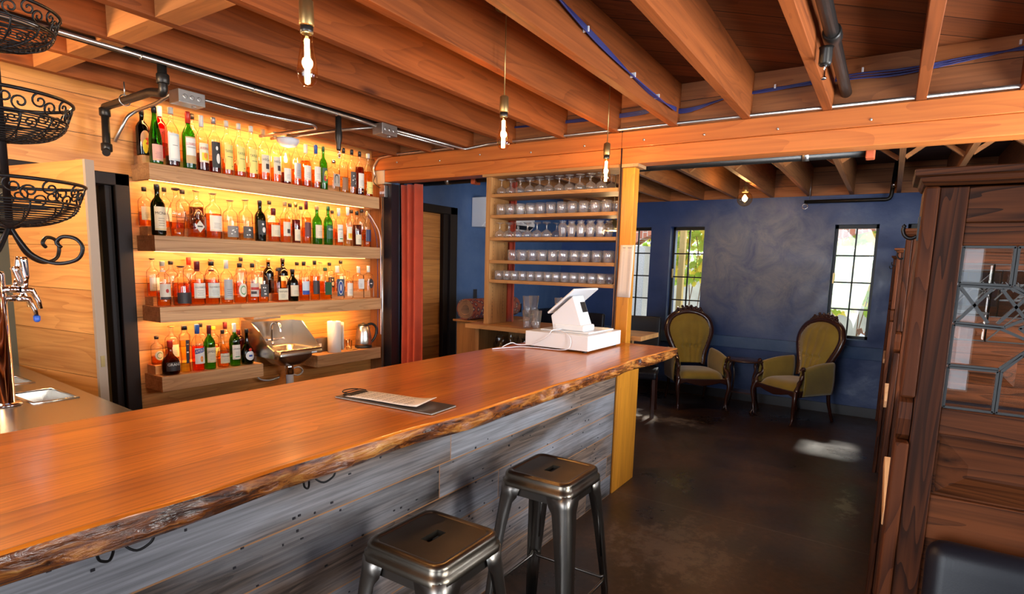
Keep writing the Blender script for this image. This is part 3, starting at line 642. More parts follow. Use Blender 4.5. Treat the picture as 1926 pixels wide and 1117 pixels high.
BOTTLES={
1:[
(2.012, 0.302, 0.0402, 'B', 'wine', 'dark', '', 0.0, 'art', 'o', 'black', '', 'dark bottle with round colourful label'),
(2.033, 0.371, 0.0399, 'F', 'flute', 'green', '', 0.0, 'pink', 'l', 'black', '', 'tall green bottle with pink label'),
(2.127, 0.349, 0.0412, 'B', 'wine', 'red', '', 0.0, 'red', 'u', 'white', 'C', 'bright red liqueur bottle'),
(2.139, 0.389, 0.0442, 'F', 'wine', 'clear', 'cola', 0.25, 'silver', 't', 'clear', '', 'clear bottle with tall silver shield label'),
(2.253, 0.387, 0.0418, 'F', 'wine', 'green', '', 0.0, 'straw', 't', 'redcap', 'LUXARDO', 'green bottle wrapped in straw with white label'),
(2.348, 0.347, 0.0395, 'B', 'wine', 'clear', 'amber', 0.3, 'none', 'm', 'black', '', 'clear bottle half hidden by straw one'),
(2.346, 0.383, 0.039, 'F', 'wine', 'clear', 'cola', 0.45, 'yellowart', 'm', 'white', 'AVERNA', 'dark liqueur bottle with yellow picture label'),
(2.435, 0.388, 0.0397, 'F', 'wine', 'clear', 'cola', 0.3, 'blackart', 't', 'grey', '', 'bottle with black label and white drawing'),
(2.531, 0.387, 0.0386, 'F', 'wine', 'clear', 'amber', 0.4, 'yellow', 't', 'clear', 'TAYLOR', 'amber bottle with tall pale yellow label'),
(2.627, 0.388, 0.0394, 'F', 'wine', 'clear', 'amber', 0.35, 'yellow', 't', 'clear', 'TAYLOR', 'amber bottle with tall pale yellow label'),
(2.726, 0.39, 0.0401, 'F', 'wine', 'clear', 'amber', 0.3, 'yellow', 't', 'clear', 'TAYLOR', 'amber bottle with tall pale yellow label'),
(2.829, 0.387, 0.0409, 'F', 'wine', 'clear', 'amber', 0.45, 'creamblock', 'm', 'cork', 'HIGH', 'amber bottle with cream label and dark block'),
(2.932, 0.39, 0.0397, 'F', 'wine', 'clear', 'amber', 0.4, 'creamblock', 'm', 'cork', 'HIGH', 'amber bottle with cream label and dark block'),
(3.024, 0.361, 0.0383, 'F', 'wine', 'clear', 'cola', 0.35, 'white', 'l', 'black', '', 'bottle with white lower label and brown liquid'),
(3.121, 0.359, 0.037, 'F', 'wine', 'clear', 'amber', 0.5, 'grey', 'm', 'black', '', 'amber bottle with grey label'),
(3.217, 0.347, 0.0397, 'F', 'wine', 'clear', 'amber', 0.85, 'white', 'm', 'white', '', 'full amber bottle with white label'),
(3.319, 0.361, 0.0382, 'F', 'wine', 'clear', 'amber', 0.6, 'white', 'm', 'blue', '', 'amber bottle with blue neck foil'),
(3.396, 0.362, 0.0344, 'F', 'wine', 'green', '', 0.0, 'artgreen', 'm', 'green', '', 'green bottle with bright picture label'),
(3.504, 0.269, 0.0438, 'F', 'square', 'clear', 'clear', 0.0, 'horseshoe', 'm', 'silver', '', 'short square bottle with horseshoe emblem'),
(3.616, 0.388, 0.0379, 'F', 'wine', 'clear', 'pale', 0.5, 'brown', 'l', 'black', '', 'clear bottle with brown lower label'),
(3.711, 0.39, 0.0385, 'F', 'wine', 'clear', 'pale', 0.5, 'darkart', 'm', 'black', '', 'clear bottle with dark patterned label'),
(3.802, 0.39, 0.0391, 'F', 'wine', 'clear', 'cola', 0.9, 'white', 'm', 'black', '', 'dark filled bottle with white label'),
(3.905, 0.39, 0.0421, 'F', 'wine', 'clear', 'oil', 0.8, 'yellow', 'l', 'clear', '', 'golden oil bottle with yellow label'),
],
2:[
(2.001, 0.262, 0.0407, 'B', 'whisky', 'clear', 'amber', 0.5, 'cream', 'm', 'black', '', 'whisky bottle with cream label'),
(2.026, 0.338, 0.0438, 'F', 'wine', 'darkgreen', '', 0.0, 'cream', 't', 'black', 'MCNA', 'dark bottle with tall cream label'),
(2.132, 0.275, 0.0384, 'B', 'whisky', 'clear', 'amber', 0.4, 'cream', 'm', 'black', '', 'whisky bottle half hidden behind dark one'),
(2.148, 0.328, 0.06, 'F', 'decanter', 'clear', 'amber', 0.4, 'none', 'm', 'darkcork', '', 'wide flared decanter of amber spirit'),
(2.255, 0.275, 0.043, 'B', 'whisky', 'clear', 'pale', 0.3, 'none', 'm', 'black', '', 'clear bottle behind flared decanter'),
(2.28, 0.219, 0.0533, 'F', 'square', 'clear', 'amber', 0.8, 'diamond', 'm', 'gold', '', 'squat square bottle with diamond label'),
(2.354, 0.283, 0.0475, 'B', 'whisky', 'clear', 'cola', 0.8, 'none', 'm', 'cork', '', 'dark amber bottle behind squat square one'),
(2.407, 0.326, 0.0547, 'F', 'whisky', 'clear', 'amber', 0.75, 'white', 'm', 'cork', '', 'broad shouldered bottle with white label'),
(2.537, 0.291, 0.0523, 'F', 'whisky', 'clear', 'pale', 0.2, 'greyart', 'l', 'cork', '', 'clear round shouldered bottle with grey label'),
(2.661, 0.308, 0.0498, 'F', 'whisky', 'clear', 'pale', 0.2, 'darkart', 'l', 'cork', '', 'clear bottle with dark scrolled label'),
(2.782, 0.313, 0.0411, 'F', 'wine', 'darkgreen', '', 0.0, 'blackart', 'm', 'black', '', 'dark green bottle with black label'),
(2.948, 0.271, 0.0408, 'B', 'whisky', 'clear', 'amber', 0.5, 'white', 'u', 'black', '', 'whisky bottle with tall black cap'),
(2.899, 0.264, 0.048, 'F', 'whisky', 'clear', 'amber', 0.8, 'cream', 'm', 'maroon', '', 'amber bottle with cream band and maroon foil'),
(3.006, 0.329, 0.0408, 'F', 'wine', 'clear', 'oil', 0.8, 'creamblock', 'm', 'cork', '', 'golden bottle with cream label'),
(3.143, 0.27, 0.0422, 'B', 'whisky', 'clear', 'amber', 0.5, 'none', 'm', 'black', '', 'bottle in shadow behind golden one'),
(3.109, 0.331, 0.0332, 'F', 'wine', 'clear', 'cola', 0.8, 'cream', 'l', 'gold', '', 'slim red brown bottle with cream label'),
(3.249, 0.258, 0.0387, 'B', 'whisky', 'clear', 'pale', 0.4, 'white', 'u', 'black', '', 'clear bottle behind slim brown one'),
(3.211, 0.355, 0.038, 'F', 'whisky', 'clear', 'amber', 0.85, 'maroon', 'm', 'maroon', '', 'amber bottle with maroon label and cap'),
(3.32, 0.326, 0.0409, 'F', 'wine', 'green', '', 0.0, 'cream', 'm', 'cork', '', 'green whisky bottle with cream label'),
(3.438, 0.333, 0.0395, 'F', 'wine', 'green', '', 0.0, 'greenlab', 'm', 'green', 'Glen', 'bright green bottle with dark green label'),
(3.583, 0.253, 0.0408, 'B', 'whisky', 'clear', 'amber', 0.5, 'none', 'm', 'black', '', 'bottle in shadow behind green ones'),
(3.555, 0.326, 0.0358, 'F', 'wine', 'clear', 'amber', 0.5, 'white', 't', 'white', 'LAPHROAIG', 'amber bottle with tall white label'),
(3.658, 0.346, 0.0364, 'F', 'wine', 'clear', 'pale', 0.4, 'yellowart', 'm', 'white', '', 'clear bottle with yellow cartoon label'),
(3.807, 0.279, 0.0423, 'B', 'whisky', 'clear', 'amber', 0.5, 'none', 'm', 'black', '', 'bottle in shadow behind yellow labelled one'),
(3.765, 0.322, 0.0393, 'F', 'wine', 'clear', 'cola', 0.85, 'cream', 'l', 'black', '', 'dark red bottle with small cream label'),
(3.931, 0.296, 0.0431, 'B', 'whisky', 'clear', 'amber', 0.5, 'none', 'm', 'black', '', 'tall capped bottle at back near shelf end'),
(3.889, 0.324, 0.0354, 'F', 'wine', 'clear', 'amber', 0.5, 'navy', 'm', 'cork', '', 'slim bottle with navy label'),
],
3:[
(2.027, 0.264, 0.0382, 'B', 'whisky', 'clear', 'amber', 0.5, 'white', 'm', 'darkcork', '', 'stoppered bottle with flat dark cork'),
(2.035, 0.308, 0.0429, 'F', 'whisky', 'clear', 'amber', 0.45, 'roseart', 'm', 'cream', '', 'whisky bottle with red rose label'),
(2.151, 0.249, 0.0427, 'B', 'whisky', 'clear', 'pale', 0.4, 'none', 'u', 'black', 'KNOB', 'clear bottle with black cap behind rose one'),
(2.157, 0.278, 0.0598, 'F', 'round', 'clear', 'amber', 0.8, 'blackband', 'l', 'darkcork', '', 'wide round bottle of red amber whisky'),
(2.278, 0.278, 0.0402, 'B', 'whisky', 'clear', 'amber', 0.5, 'none', 'm', 'redcap', '', 'bottle with orange red wax cap'),
(2.27, 0.314, 0.0486, 'F', 'whisky', 'clear', 'amber', 0.8, 'white', 'm', 'maroon', 'OLD FORESTER', 'red amber bottle with white label'),
(2.375, 0.316, 0.0515, 'F', 'whisky', 'clear', 'amber', 0.8, 'pale', 'm', 'black', 'OLD FORESTER', 'amber bottle with pale label and teal strip'),
(2.449, 0.271, 0.06, 'B', 'round', 'clear', 'pale', 0.6, 'none', 'm', 'cork', '', 'wide clear bottle behind pale labelled one'),
(2.489, 0.326, 0.0414, 'F', 'whisky', 'clear', 'oil', 0.2, 'greylabel', 't', 'white', '', 'slim bottle with tall silver label'),
(2.596, 0.305, 0.046, 'F', 'whisky', 'clear', 'amber', 0.7, 'oval', 'm', 'black', '', 'bottle with oval cream label and green ring'),
(2.684, 0.289, 0.0394, 'B', 'whisky', 'clear', 'pale', 0.5, 'none', 'm', 'black', '', 'bottle with ribbed black cap'),
(2.702, 0.306, 0.043, 'F', 'whisky', 'clear', 'amber', 0.3, 'redart', 'm', 'black', '', 'bottle with red and black patterned label'),
(2.818, 0.267, 0.0404, 'B', 'whisky', 'clear', 'amber', 0.5, 'white', 'm', 'cork', '', 'bottle with pale cork behind patterned label'),
(2.789, 0.287, 0.0417, 'F', 'whisky', 'clear', 'amber', 0.4, 'darkart', 'm', 'cork', '', 'bottle with dark grey scrolled label'),
(2.923, 0.287, 0.0412, 'B', 'wine', 'dark', '', 0.0, 'none', 'm', 'gold', '', 'dark tall bottle with gold neck band'),
(2.935, 0.277, 0.0571, 'F', 'square', 'clear', 'amber', 0.85, 'cream', 'l', 'black', 'WHISTLEPIG', 'wide rectangular amber bottle with cream label'),
(3.058, 0.291, 0.0421, 'B', 'wine', 'dark', '', 0.0, 'cream', 'm', 'black', '', 'dark tall bottle with cream shoulder label'),
(3.063, 0.265, 0.0459, 'F', 'wine', 'darkgreen', '', 0.0, 'cream', 'm', 'black', '', 'short dark green bottle with cream label'),
(3.199, 0.262, 0.0432, 'B', 'whisky', 'clear', 'amber', 0.5, 'none', 'm', 'black', '', 'black capped bottle behind green one'),
(3.176, 0.329, 0.0426, 'F', 'whisky', 'clear', 'amber', 0.75, 'bluewhite', 'm', 'black', '', 'amber bottle with blue and white label'),
(3.319, 0.233, 0.0396, 'B', 'whisky', 'clear', 'pale', 0.5, 'none', 'm', 'cork', '', 'low corked bottle at the back'),
(3.287, 0.34, 0.039, 'F', 'whisky', 'clear', 'oil', 0.85, 'blackband', 'm', 'black', '', 'slim golden bottle with dark badge'),
(3.445, 0.267, 0.0404, 'B', 'whisky', 'clear', 'pale', 0.5, 'none', 'm', 'cork', '', 'pale corked bottle at the back'),
(3.398, 0.282, 0.0442, 'F', 'square', 'clear', 'oil', 0.8, 'greenlab', 'm', 'green', '', 'golden bottle with dark green label'),
(3.545, 0.265, 0.0411, 'B', 'whisky', 'clear', 'pale', 0.5, 'blackart', 'm', 'black', '', 'dark capped bottle behind green labelled one'),
(3.53, 0.298, 0.0496, 'F', 'square', 'clear', 'pale', 0.0, 'ornate', 't', 'white', '', 'square bottle with ornate blue arched label'),
(3.674, 0.287, 0.0419, 'B', 'whisky', 'clear', 'amber', 0.5, 'cream', 'm', 'black', '', 'bottle with striped neck at the back'),
(3.658, 0.257, 0.0391, 'F', 'whisky', 'clear', 'pale', 0.0, 'white', 't', 'cork', '', 'clear bottle with tall white label'),
(3.779, 0.297, 0.0422, 'F', 'square', 'clear', 'clear', 0.0, 'whitesmall', 'u', 'white', '', 'clear square bottle with white cap'),
(3.902, 0.304, 0.0406, 'F', 'square', 'clear', 'clear', 0.0, 'blackoval', 'u', 'white', '', 'clear bottle with small black oval label'),
],
4:[
(2.029, 0.2, 0.0388, 'B', 'whisky', 'clear', 'amber', 0.4, 'oval', 'm', 'black', '', 'short clear bottle with oval cream label'),
(2.058, 0.239, 0.0596, 'F', 'bulb', 'brown', 'cola', 0.6, 'blackband', 'm', 'redcap', 'GRAND', 'squat round bottle with red cap'),
(2.131, 0.265, 0.0432, 'B', 'whisky', 'clear', 'amber', 0.5, 'white', 'm', 'gold', '', 'tall clear bottle behind squat round one'),
(2.161, 0.336, 0.0376, 'F', 'facet', 'clear', 'lemon', 0.95, 'blackstrip', 'm', 'black', 'ST-GERMAIN', 'tall faceted bottle of pale yellow liqueur'),
(2.251, 0.337, 0.0419, 'F', 'wine', 'clear', 'orange', 0.75, 'aperol', 'm', 'blue', 'APEROL', 'bright orange aperitif bottle with blue banner'),
(2.343, 0.27, 0.0375, 'B', 'whisky', 'clear', 'pale', 0.5, 'none', 'm', 'black', '', 'clear bottle behind orange aperitif'),
(2.339, 0.327, 0.0389, 'F', 'wine', 'green', '', 0.0, 'cream', 'm', 'maroon', 'JAMESON', 'green whiskey bottle with cream label'),
(2.441, 0.239, 0.0382, 'B', 'whisky', 'clear', 'oil', 0.6, 'yellow', 'l', 'yellow', '', 'bottle with yellow striped neck'),
(2.441, 0.284, 0.0435, 'F', 'bulb', 'clear', 'amber', 0.6, 'cream', 'm', 'black', 'Hennessy', 'bulbous cognac bottle with cream label'),
(2.534, 0.266, 0.0389, 'B', 'whisky', 'clear', 'pale', 0.5, 'none', 'm', 'maroon', '', 'clear bottle with dark maroon cap'),
(2.534, 0.326, 0.0385, 'F', 'wine', 'green', '', 0.0, 'white', 'm', 'white', 'LAPHROAIG', 'green bottle with white label and white cap'),
(2.644, 0.2, 0.0397, 'B', 'whisky', 'brown', '', 0.0, 'none', 'm', 'maroon', '', 'brown bottle with red cap'),
(2.635, 0.277, 0.049, 'F', 'bulb', 'darkgreen', '', 0.0, 'ovalwhite', 'm', 'black', '', 'dark round bottle with red seal'),
],
}
# ------------------------------------------------------------------ bottle materials
BG = {'clear': M['glass'], 'green': thin_glass('green_glass', (.14,.58,.07), .5, (.01,.10,.01)), 'darkgreen': thin_glass('dark_green_glass', (.05,.12,.03), .5, (.006,.015,.004)),
      'dark': thin_glass('near_black_glass', (.03,.015,.01), .5, (.004,.002,.001)), 'red': thin_glass('red_glass', (.75,.03,.01), .5, (.3,.005,.0)), 'brown': thin_glass('brown_glass', (.45,.15,.03), .5, (.12,.03,.005))}
LQ = {'amber': thin_glass('amber_spirit', (.93,.52,.15), .5, (.46,.15,.03)), 'cola': thin_glass('dark_spirit', (.42,.10,.02), .5, (.10,.015,.004)), 'pale': thin_glass('pale_spirit', (.95,.80,.50), .5, (.8,.55,.25)),
      'oil': thin_glass('golden_spirit', (.95,.55,.06), .5, (.65,.28,.02)), 'orange': thin_glass('orange_aperitif', (1,.22,.03), .5, (.8,.08,.01)), 'lemon': thin_glass('lemon_liqueur', (.96,.88,.35), .5, (.8,.62,.15)), 'clear': thin_glass('water_clear', (.95,.95,.95), .5, (.6,.6,.6))}
def flat(n, c, r=.6, **k): return simple(n, c, r, **k)
CP = {'black': flat('cap_black', (.015,.013,.013), .35), 'white': flat('cap_white', (.7,.68,.62), .4), 'clear': flat('cap_pale', (.62,.58,.5), .4), 'grey': flat('cap_grey', (.35,.33,.32), .4, metal=.6), 'cork': flat('cap_cork', (.45,.28,.13), .7),
      'blue': flat('cap_blue', (.03,.10,.35), .35), 'green': flat('cap_green', (.02,.10,.03), .4), 'silver': flat('cap_silver', (.7,.68,.65), .2, metal=1), 'gold': flat('cap_gold', (.65,.45,.15), .3, metal=.9), 'redcap': flat('cap_red', (.55,.03,.015), .4),
      'maroon': flat('cap_maroon', (.12,.012,.015), .4), 'darkcork': flat('cap_dark_wood', (.06,.03,.02), .5), 'cream': flat('cap_cream', (.65,.55,.38), .5), 'yellow': flat('cap_yellow', (.75,.5,.03), .5)}
LC = {'white': (.78,.72,.62), 'cream': (.70,.60,.42), 'yellow': (.78,.66,.18), 'pink': (.62,.30,.24), 'silver': (.55,.58,.58), 'straw': (.50,.34,.16), 'yellowart': (.75,.68,.5), 'blackart': (.02,.02,.02), 'creamblock': (.68,.6,.45), 'grey': (.42,.42,.45),
      'artgreen': (.05,.10,.06), 'horseshoe': (.45,.40,.33), 'brown': (.28,.14,.07), 'darkart': (.07,.06,.055), 'art': (.5,.25,.15), 'red': (.6,.03,.02), 'diamond': (.65,.6,.5), 'greyart': (.22,.20,.19), 'maroon': (.12,.03,.03), 'greenlab': (.015,.09,.04),
      'navy': (.02,.03,.09), 'roseart': (.7,.62,.5), 'blackband': (.03,.02,.02), 'pale': (.66,.66,.58), 'greylabel': (.42,.42,.42), 'oval': (.72,.66,.5), 'redart': (.6,.5,.42), 'bluewhite': (.55,.62,.68), 'ornate': (.05,.08,.13), 'whitesmall': (.72,.72,.7),
      'blackoval': (.03,.03,.035), 'blackstrip': (.02,.02,.03), 'aperol': (.75,.74,.72), 'ovalwhite': (.75,.74,.72)}
LM = {k: flat('label_'+k, v, .55) for k, v in LC.items()}
INK = {'dark': flat('print_dark', (.05,.03,.03)), 'red': flat('print_red', (.5,.03,.02)), 'gold': flat('print_gold', (.6,.42,.12)), 'white': flat('print_white', (.75,.72,.66)), 'blue': flat('print_blue', (.02,.06,.30)), 'green': flat('print_green', (.03,.25,.06)), 'yellow': flat('print_yellow', (.8,.6,.03)), 'orange': flat('print_orange', (.8,.25,.03))}
_tc = {}
def text_geo(s):
    """flat triangles of a word, height 1, centred"""
    if s in _tc: return _tc[s]
    cu = bpy.data.curves.new('txt', 'FONT'); cu.body = s; cu.size = 1; cu.resolution_u = 2; cu.align_x = 'CENTER'; cu.align_y = 'CENTER'
    o = bpy.data.objects.new('txt', cu); COL.objects.link(o); bpy.context.view_layer.update()
    me = bpy.data.meshes.new_from_object(o.evaluated_get(bpy.context.evaluated_depsgraph_get()))
    g = ([tuple(v.co) for v in me.vertices], [tuple(p.vertices) for p in me.polygons])
    wd = max(v[0] for v in g[0]) - min(v[0] for v in g[0])
    bpy.data.objects.remove(o); bpy.data.curves.remove(cu); bpy.data.meshes.remove(me); _tc[s] = (g[0], g[1], wd); return _tc[s]
def add_text(mb, s, mapf, size, wmax=None, mat=0):
    vs, fs, wd = text_geo(s)
    sx = size if not wmax else min(size, wmax/wd)
    mb.add([mapf(v[0]*sx, v[1]*size) for v in vs], fs, mat)
PROF = {  # outline (fraction of r, fraction of h)
 'wine': [(.6,0),(.94,.005),(1,.03),(1,.56),(.96,.62),(.72,.69),(.42,.74),(.34,.78),(.32,.93),(.38,.935),(.38,.965),(.3,.97)],
 'whisky': [(.6,0),(.94,.005),(1,.03),(1,.58),(.97,.64),(.85,.69),(.55,.73),(.34,.77),(.30,.82),(.30,.93),(.37,.935),(.37,.96),(.3,.97)],
 'flute': [(.6,0),(.95,.005),(1,.03),(1,.42),(.9,.52),(.62,.66),(.40,.78),(.34,.86),(.33,.95),(.38,.955),(.38,.97),(.3,.975)],
 'square': [(.7,0),(.94,.005),(1,.03),(1,.66),(.92,.72),(.5,.75),(.32,.78),(.30,.90),(.36,.905),(.36,.95),(.3,.96)],
 'round': [(.6,0),(.90,.005),(.97,.03),(1,.25),(1,.48),(.93,.60),(.72,.70),(.40,.77),(.28,.81),(.27,.92),(.33,.925),(.33,.96),(.28,.965)],
 'bulb': [(.6,0),(.88,.01),(.97,.05),(1,.2),(.96,.36),(.78,.47),(.45,.55),(.30,.62),(.25,.75),(.23,.92),(.3,.925),(.3,.96),(.25,.965)],
 'decanter': [(.55,0),(.70,.01),(.72,.04),(.92,.42),(1,.47),(.85,.58),(.45,.72),(.26,.80),(.24,.92),(.34,.925),(.34,.95),(.26,.955)],
 'facet': [(.75,0),(.95,.01),(.88,.1),(.80,.3),(.92,.5),(1,.72),(.95,.8),(.6,.84),(.5,.87),(.5,.9),(.4,.905)]}
def rad_at(prof, r, h, z):
    pts = [(a*r, q*h) for a, q in prof]
    for (r0, z0), (r1, z1) in zip(pts, pts[1:]):
        if z0 <= z <= z1 and z1 > z0: return r0+(r1-r0)*(z-z0)/(z1-z0)
    return r
def bottle(x, y, z, h, r, shape, glass, liq, lev, lab, lh, cap, text, label, group):
    P = PROF[shape]; n = 8 if shape in ('facet',) else 20; sq = {'square': .8}.get(shape)
    t = thing('bottle', label, 'bottle', (x, y, z), 0, group)
    sy = 1
    pr = [(a*r, q*h) for a, q in P]
    MB().lathe(pr, n=n, sq=sq, smooth=n > 8).build('body', BG[glass], t)
    if liq and lev > 0:
        top = lev*h*.72; lp = [(a*r*.93, max(.006, q*h)) for a, q in P if q*h < top]; lp.append((rad_at(P, r, h, top)*.93, top))
        MB().lathe(lp, n=n, sq=sq, smooth=n > 8).build('spirit', LQ[liq], t)
    # cap / foil
    ct = P[-1][1]*h; cr = P[-2][0]*r
    if cap in ('cork', 'darkcork', 'gold') and shape != 'wine': cb = MB().lathe([(cr*.7, ct-.004), (cr*.75, ct), (cr*1.35, ct+.001), (cr*1.35, h-.002), (cr*1.2, h)], n=14)
    else:
        lo = .80*h if cap in ('blue', 'maroon', 'redcap', 'white') else .89*h
        lo = max(lo, [q for a, q in P if a <= .41][0]*h+.002)
        cb = MB().lathe([(cr*1.03, lo), (cr*1.06, ct), (cr*1.06, h-.003), (cr*.9, h)], n=14)
    cb.build('cap', CP[cap], t)
    if lab != 'none':
        z0, z1 = {'m': (.16, .50), 't': (.10, .56), 'l': (.06, .34), 'u': (.30, .56), 'o': (.16, .54)}[lh]
        if shape == 'bulb': z0, z1 = .12, .38
        if shape == 'square': z1 = min(.62, z1+.05)
        if shape == 'decanter': z0, z1 = .1, .4
        A = .95
        if lab in ('blackstrip',): A, z0, z1 = .32, .2, .7
        if lab in ('whitesmall', 'blackoval'): A = .6
        z0 *= h; z1 *= h; oval = lab in ('oval', 'blackoval', 'ovalwhite', 'art')
        def mp(a, zz, e=.0012):  # angle from front, height
            if sq:
                hw = r*.92*.985; return (max(-hw, min(hw, a/A*hw*.86)), -(hw+e+.0006), zz)
            q = rad_at(P, r, h, zz)+e; return (q*sin(a), -q*cos(a), zz)
        lb = MB(); na = 12
        if oval:
            def fn(u, v):
                a = u*2*pi; k = v; return mp(A*.8*k*cos(a), (z0+z1)/2+(z1-z0)/2*k*sin(a))
            lb.grid(fn, 20, 3, wrapu=True)
        elif lab == 'diamond':
            lb.grid(lambda u, v: mp(A*.8*(u-.5)*2*(1-abs(v-.5)*2), z0+(z1-z0)*v), 5, 13)
        else: lb.grid(lambda u, v: mp(-A+2*A*u, z0+(z1-z0)*v), na, 3)
        ms = [LM[lab], INK['dark'], INK['red'], INK['gold'], INK['white'], INK['blue'], INK['green'], INK['yellow'], INK['orange']]
        def patch(a0, a1, f0, f1, m, e=.0020):
            lb.grid(lambda u, v: mp(A*(a0+(a1-a0)*u), z0+(z1-z0)*(f0+(f1-f0)*v), e), 8, 2, m)
        def disc(ca, cf, ra, rf, m, e=.0024):
            lb.grid(lambda u, v: mp(A*(ca+ra*v*cos(u*2*pi)), z0+(z1-z0)*(cf+rf*v*sin(u*2*pi)), e), 14, 2, m, wrapu=True)
        dk = lab in ('blackart', 'darkart', 'greyart', 'maroon', 'greenlab', 'navy', 'blackband', 'ornate', 'blackoval', 'blackstrip', 'artgreen', 'brown')
        ink = 4 if dk else 1
        if text:
            def tm(px, pz, c=.72):
                q = rad_at(P, r, h, z0)
                return mp(max(-A, min(A, px/q)), z0+(z1-z0)*c+pz, .0026)
            if lab == 'aperol':
                lb.grid(lambda u, v: mp(A*(-.95+1.9*u), z0+(z1-z0)*(.62+.16*u+.28*v), .002), 8, 2, 5)
                add_text(lb, text, lambda a, b_: tm(a, b_+.03*h*a/r, .83), .030, 2*r*A*.85, 4)
            elif lab == 'blackstrip': pass
            else: add_text(lb, text, tm, .026 if len(text) < 8 else .017, 2*r*A*.86, {'yellowart': 2, 'straw': 2}.get(lab, ink))
        if lab == 'straw': patch(-.9, .9, .30, .95, 4, .0016); add_text(lb, 'MARASCHINO', lambda a, b_: mp(a/r, z0+(z1-z0)*.6+b_, .0026), .010, r*1.4, 1)
        elif lab == 'yellow': patch(.25, .6, .12, .15, 1); disc(-1.0, .35, .22, .12, 3); patch(-.5, .6, .5, .52, 1)
        elif lab == 'yellowart': patch(-.6, .6, .1, .5, 7); disc(0, .35, .3, .16, 8)
        elif lab == 'blackart': disc(.1, .35, .35, .2, 4); disc(-.1, .75, .2, .08, 4)
        elif lab == 'creamblock': patch(-.25, .45, .2, .5, 1)
        elif lab == 'silver': patch(-.75, .75, .08, .9, 4); patch(-.4, .4, .55, .57, 1)
        elif lab == 'artgreen': disc(.1, .55, .6, .3, 7); disc(-.2, .3, .4, .2, 2); patch(-.8, .8, .0, .15, 6)
        elif lab == 'horseshoe':
            lb.grid(lambda u, v: mp(A*(.5+.12*v)*cos(-.6+u*4.4)*1.1, z0+(z1-z0)*(.5+(.38+.1*v)*sin(-.6+u*4.4)), .0024), 14, 2, 1)
        elif lab == 'roseart': disc(.1, .55, .25, .13, 2); patch(-.9, .9, .0, .16, 1)
        elif lab == 'art': disc(-.1, .1, .4, .4, 7); disc(.2, -.2+.6, .35, .2, 2)
        elif lab == 'oval': disc(0, .5, .5, .33, 6); disc(0, .5, .42, .26, 0, .003)
        elif lab == 'redart': patch(-.9, .9, .5, .7, 2); patch(-.9, .1, .2, .4, 1)
        elif lab == 'bluewhite': patch(-.95, .95, .0, .3, 5)
        elif lab == 'ornate': disc(0, .5, .7, .42, 4); disc(0, .5, .6, .36, 5, .003); disc(0, .5, .22, .2, 4, .0034)
        elif lab == 'blackoval': patch(-.4, .4, .45, .55, 4)
        elif lab == 'ovalwhite': patch(-.3, .3, .4, .6, 5)
        elif lab == 'diamond': patch(-.45, .45, .45, .56, 1)
        elif lab == 'aperol': patch(-.4, .6, .05, .45, 0, .0022); disc(.1, .3, .25, .2, 8)
        elif lab == 'blackstrip': patch(-.6, .6, .45, .5, 4); patch(-.6, .6, .8, .83, 3)
        elif lab in ('darkart', 'greyart'):
            for q in range(5): disc(R.uniform(-.5, .5), R.uniform(.2, .8), .12, .05, 4)
        if lab in ('white', 'cream', 'pale', 'grey', 'pink', 'greylabel', 'whitesmall') :
            for q in range(4): patch(-.55+R.uniform(0,.15), .5-R.uniform(0,.2), .50-q*.10, .515-q*.10, 1)
            patch(-.9, .9, .04, .07, 3)
        if lab == 'white' and text.startswith('LAP'): patch(-.5, .5, .15, .2, 6)
        lb.build('paper_label', ms, t, flip=False)
    if text == 'OLD FORESTER' or cap == 'cream' or label.startswith('red amber'):
        MB().lathe([(cr*1.02, .70*h+.02), (cr*1.05, .80*h)], n=12).build('neck_band', INK['white'] if cap == 'cream' else CP['maroon'], t)
    if 'red seal' in label:
        MB().lathe([(.0, .004), (.012, .003), (.013, 0)], (0, -rad_at(P, r, h, .42*h)-.003, .42*h), 12, Matrix.Rotation(pi/2, 3, 'X')).build('wax_seal', CP['redcap'], t)
    return t
ORD = ['first','second','third','fourth','fifth','sixth','seventh','eighth','ninth','tenth','eleventh','twelfth','thirteenth','fourteenth','fifteenth','sixteenth','seventeenth','eighteenth','nineteenth','twentieth','twenty-first','twenty-second']
SN = {1: 'top shelf', 2: 'second shelf down', 3: 'third shelf down', 4: 'lowest shelf'}
for s in BOTTLES:
    cnt = {'F': 0, 'B': 0}
    for (x, h, r, row, shape, glass, liq, lev, lab, lh, cap, text, desc) in BOTTLES[s]:
        k = ORD[cnt[row]]; cnt[row] += 1
        place = ('%s from left, front row, %s' if row == 'F' else '%s in back row, %s') % (k, SN[s])
        y = 4.163 if row == 'F' else 4.283; z = ZS[s] + (.001 if row == 'F' else .0615)
        if row == 'B' and r > .05: r = .05
        bottle(x, y, z, h if row == 'F' else h, min(r, .058), shape, glass, liq, lev, lab, lh, cap, text, ' '.join((desc+', ').split()[:8]).rstrip(',')+', '+place, 'bottles on the '+SN[s])

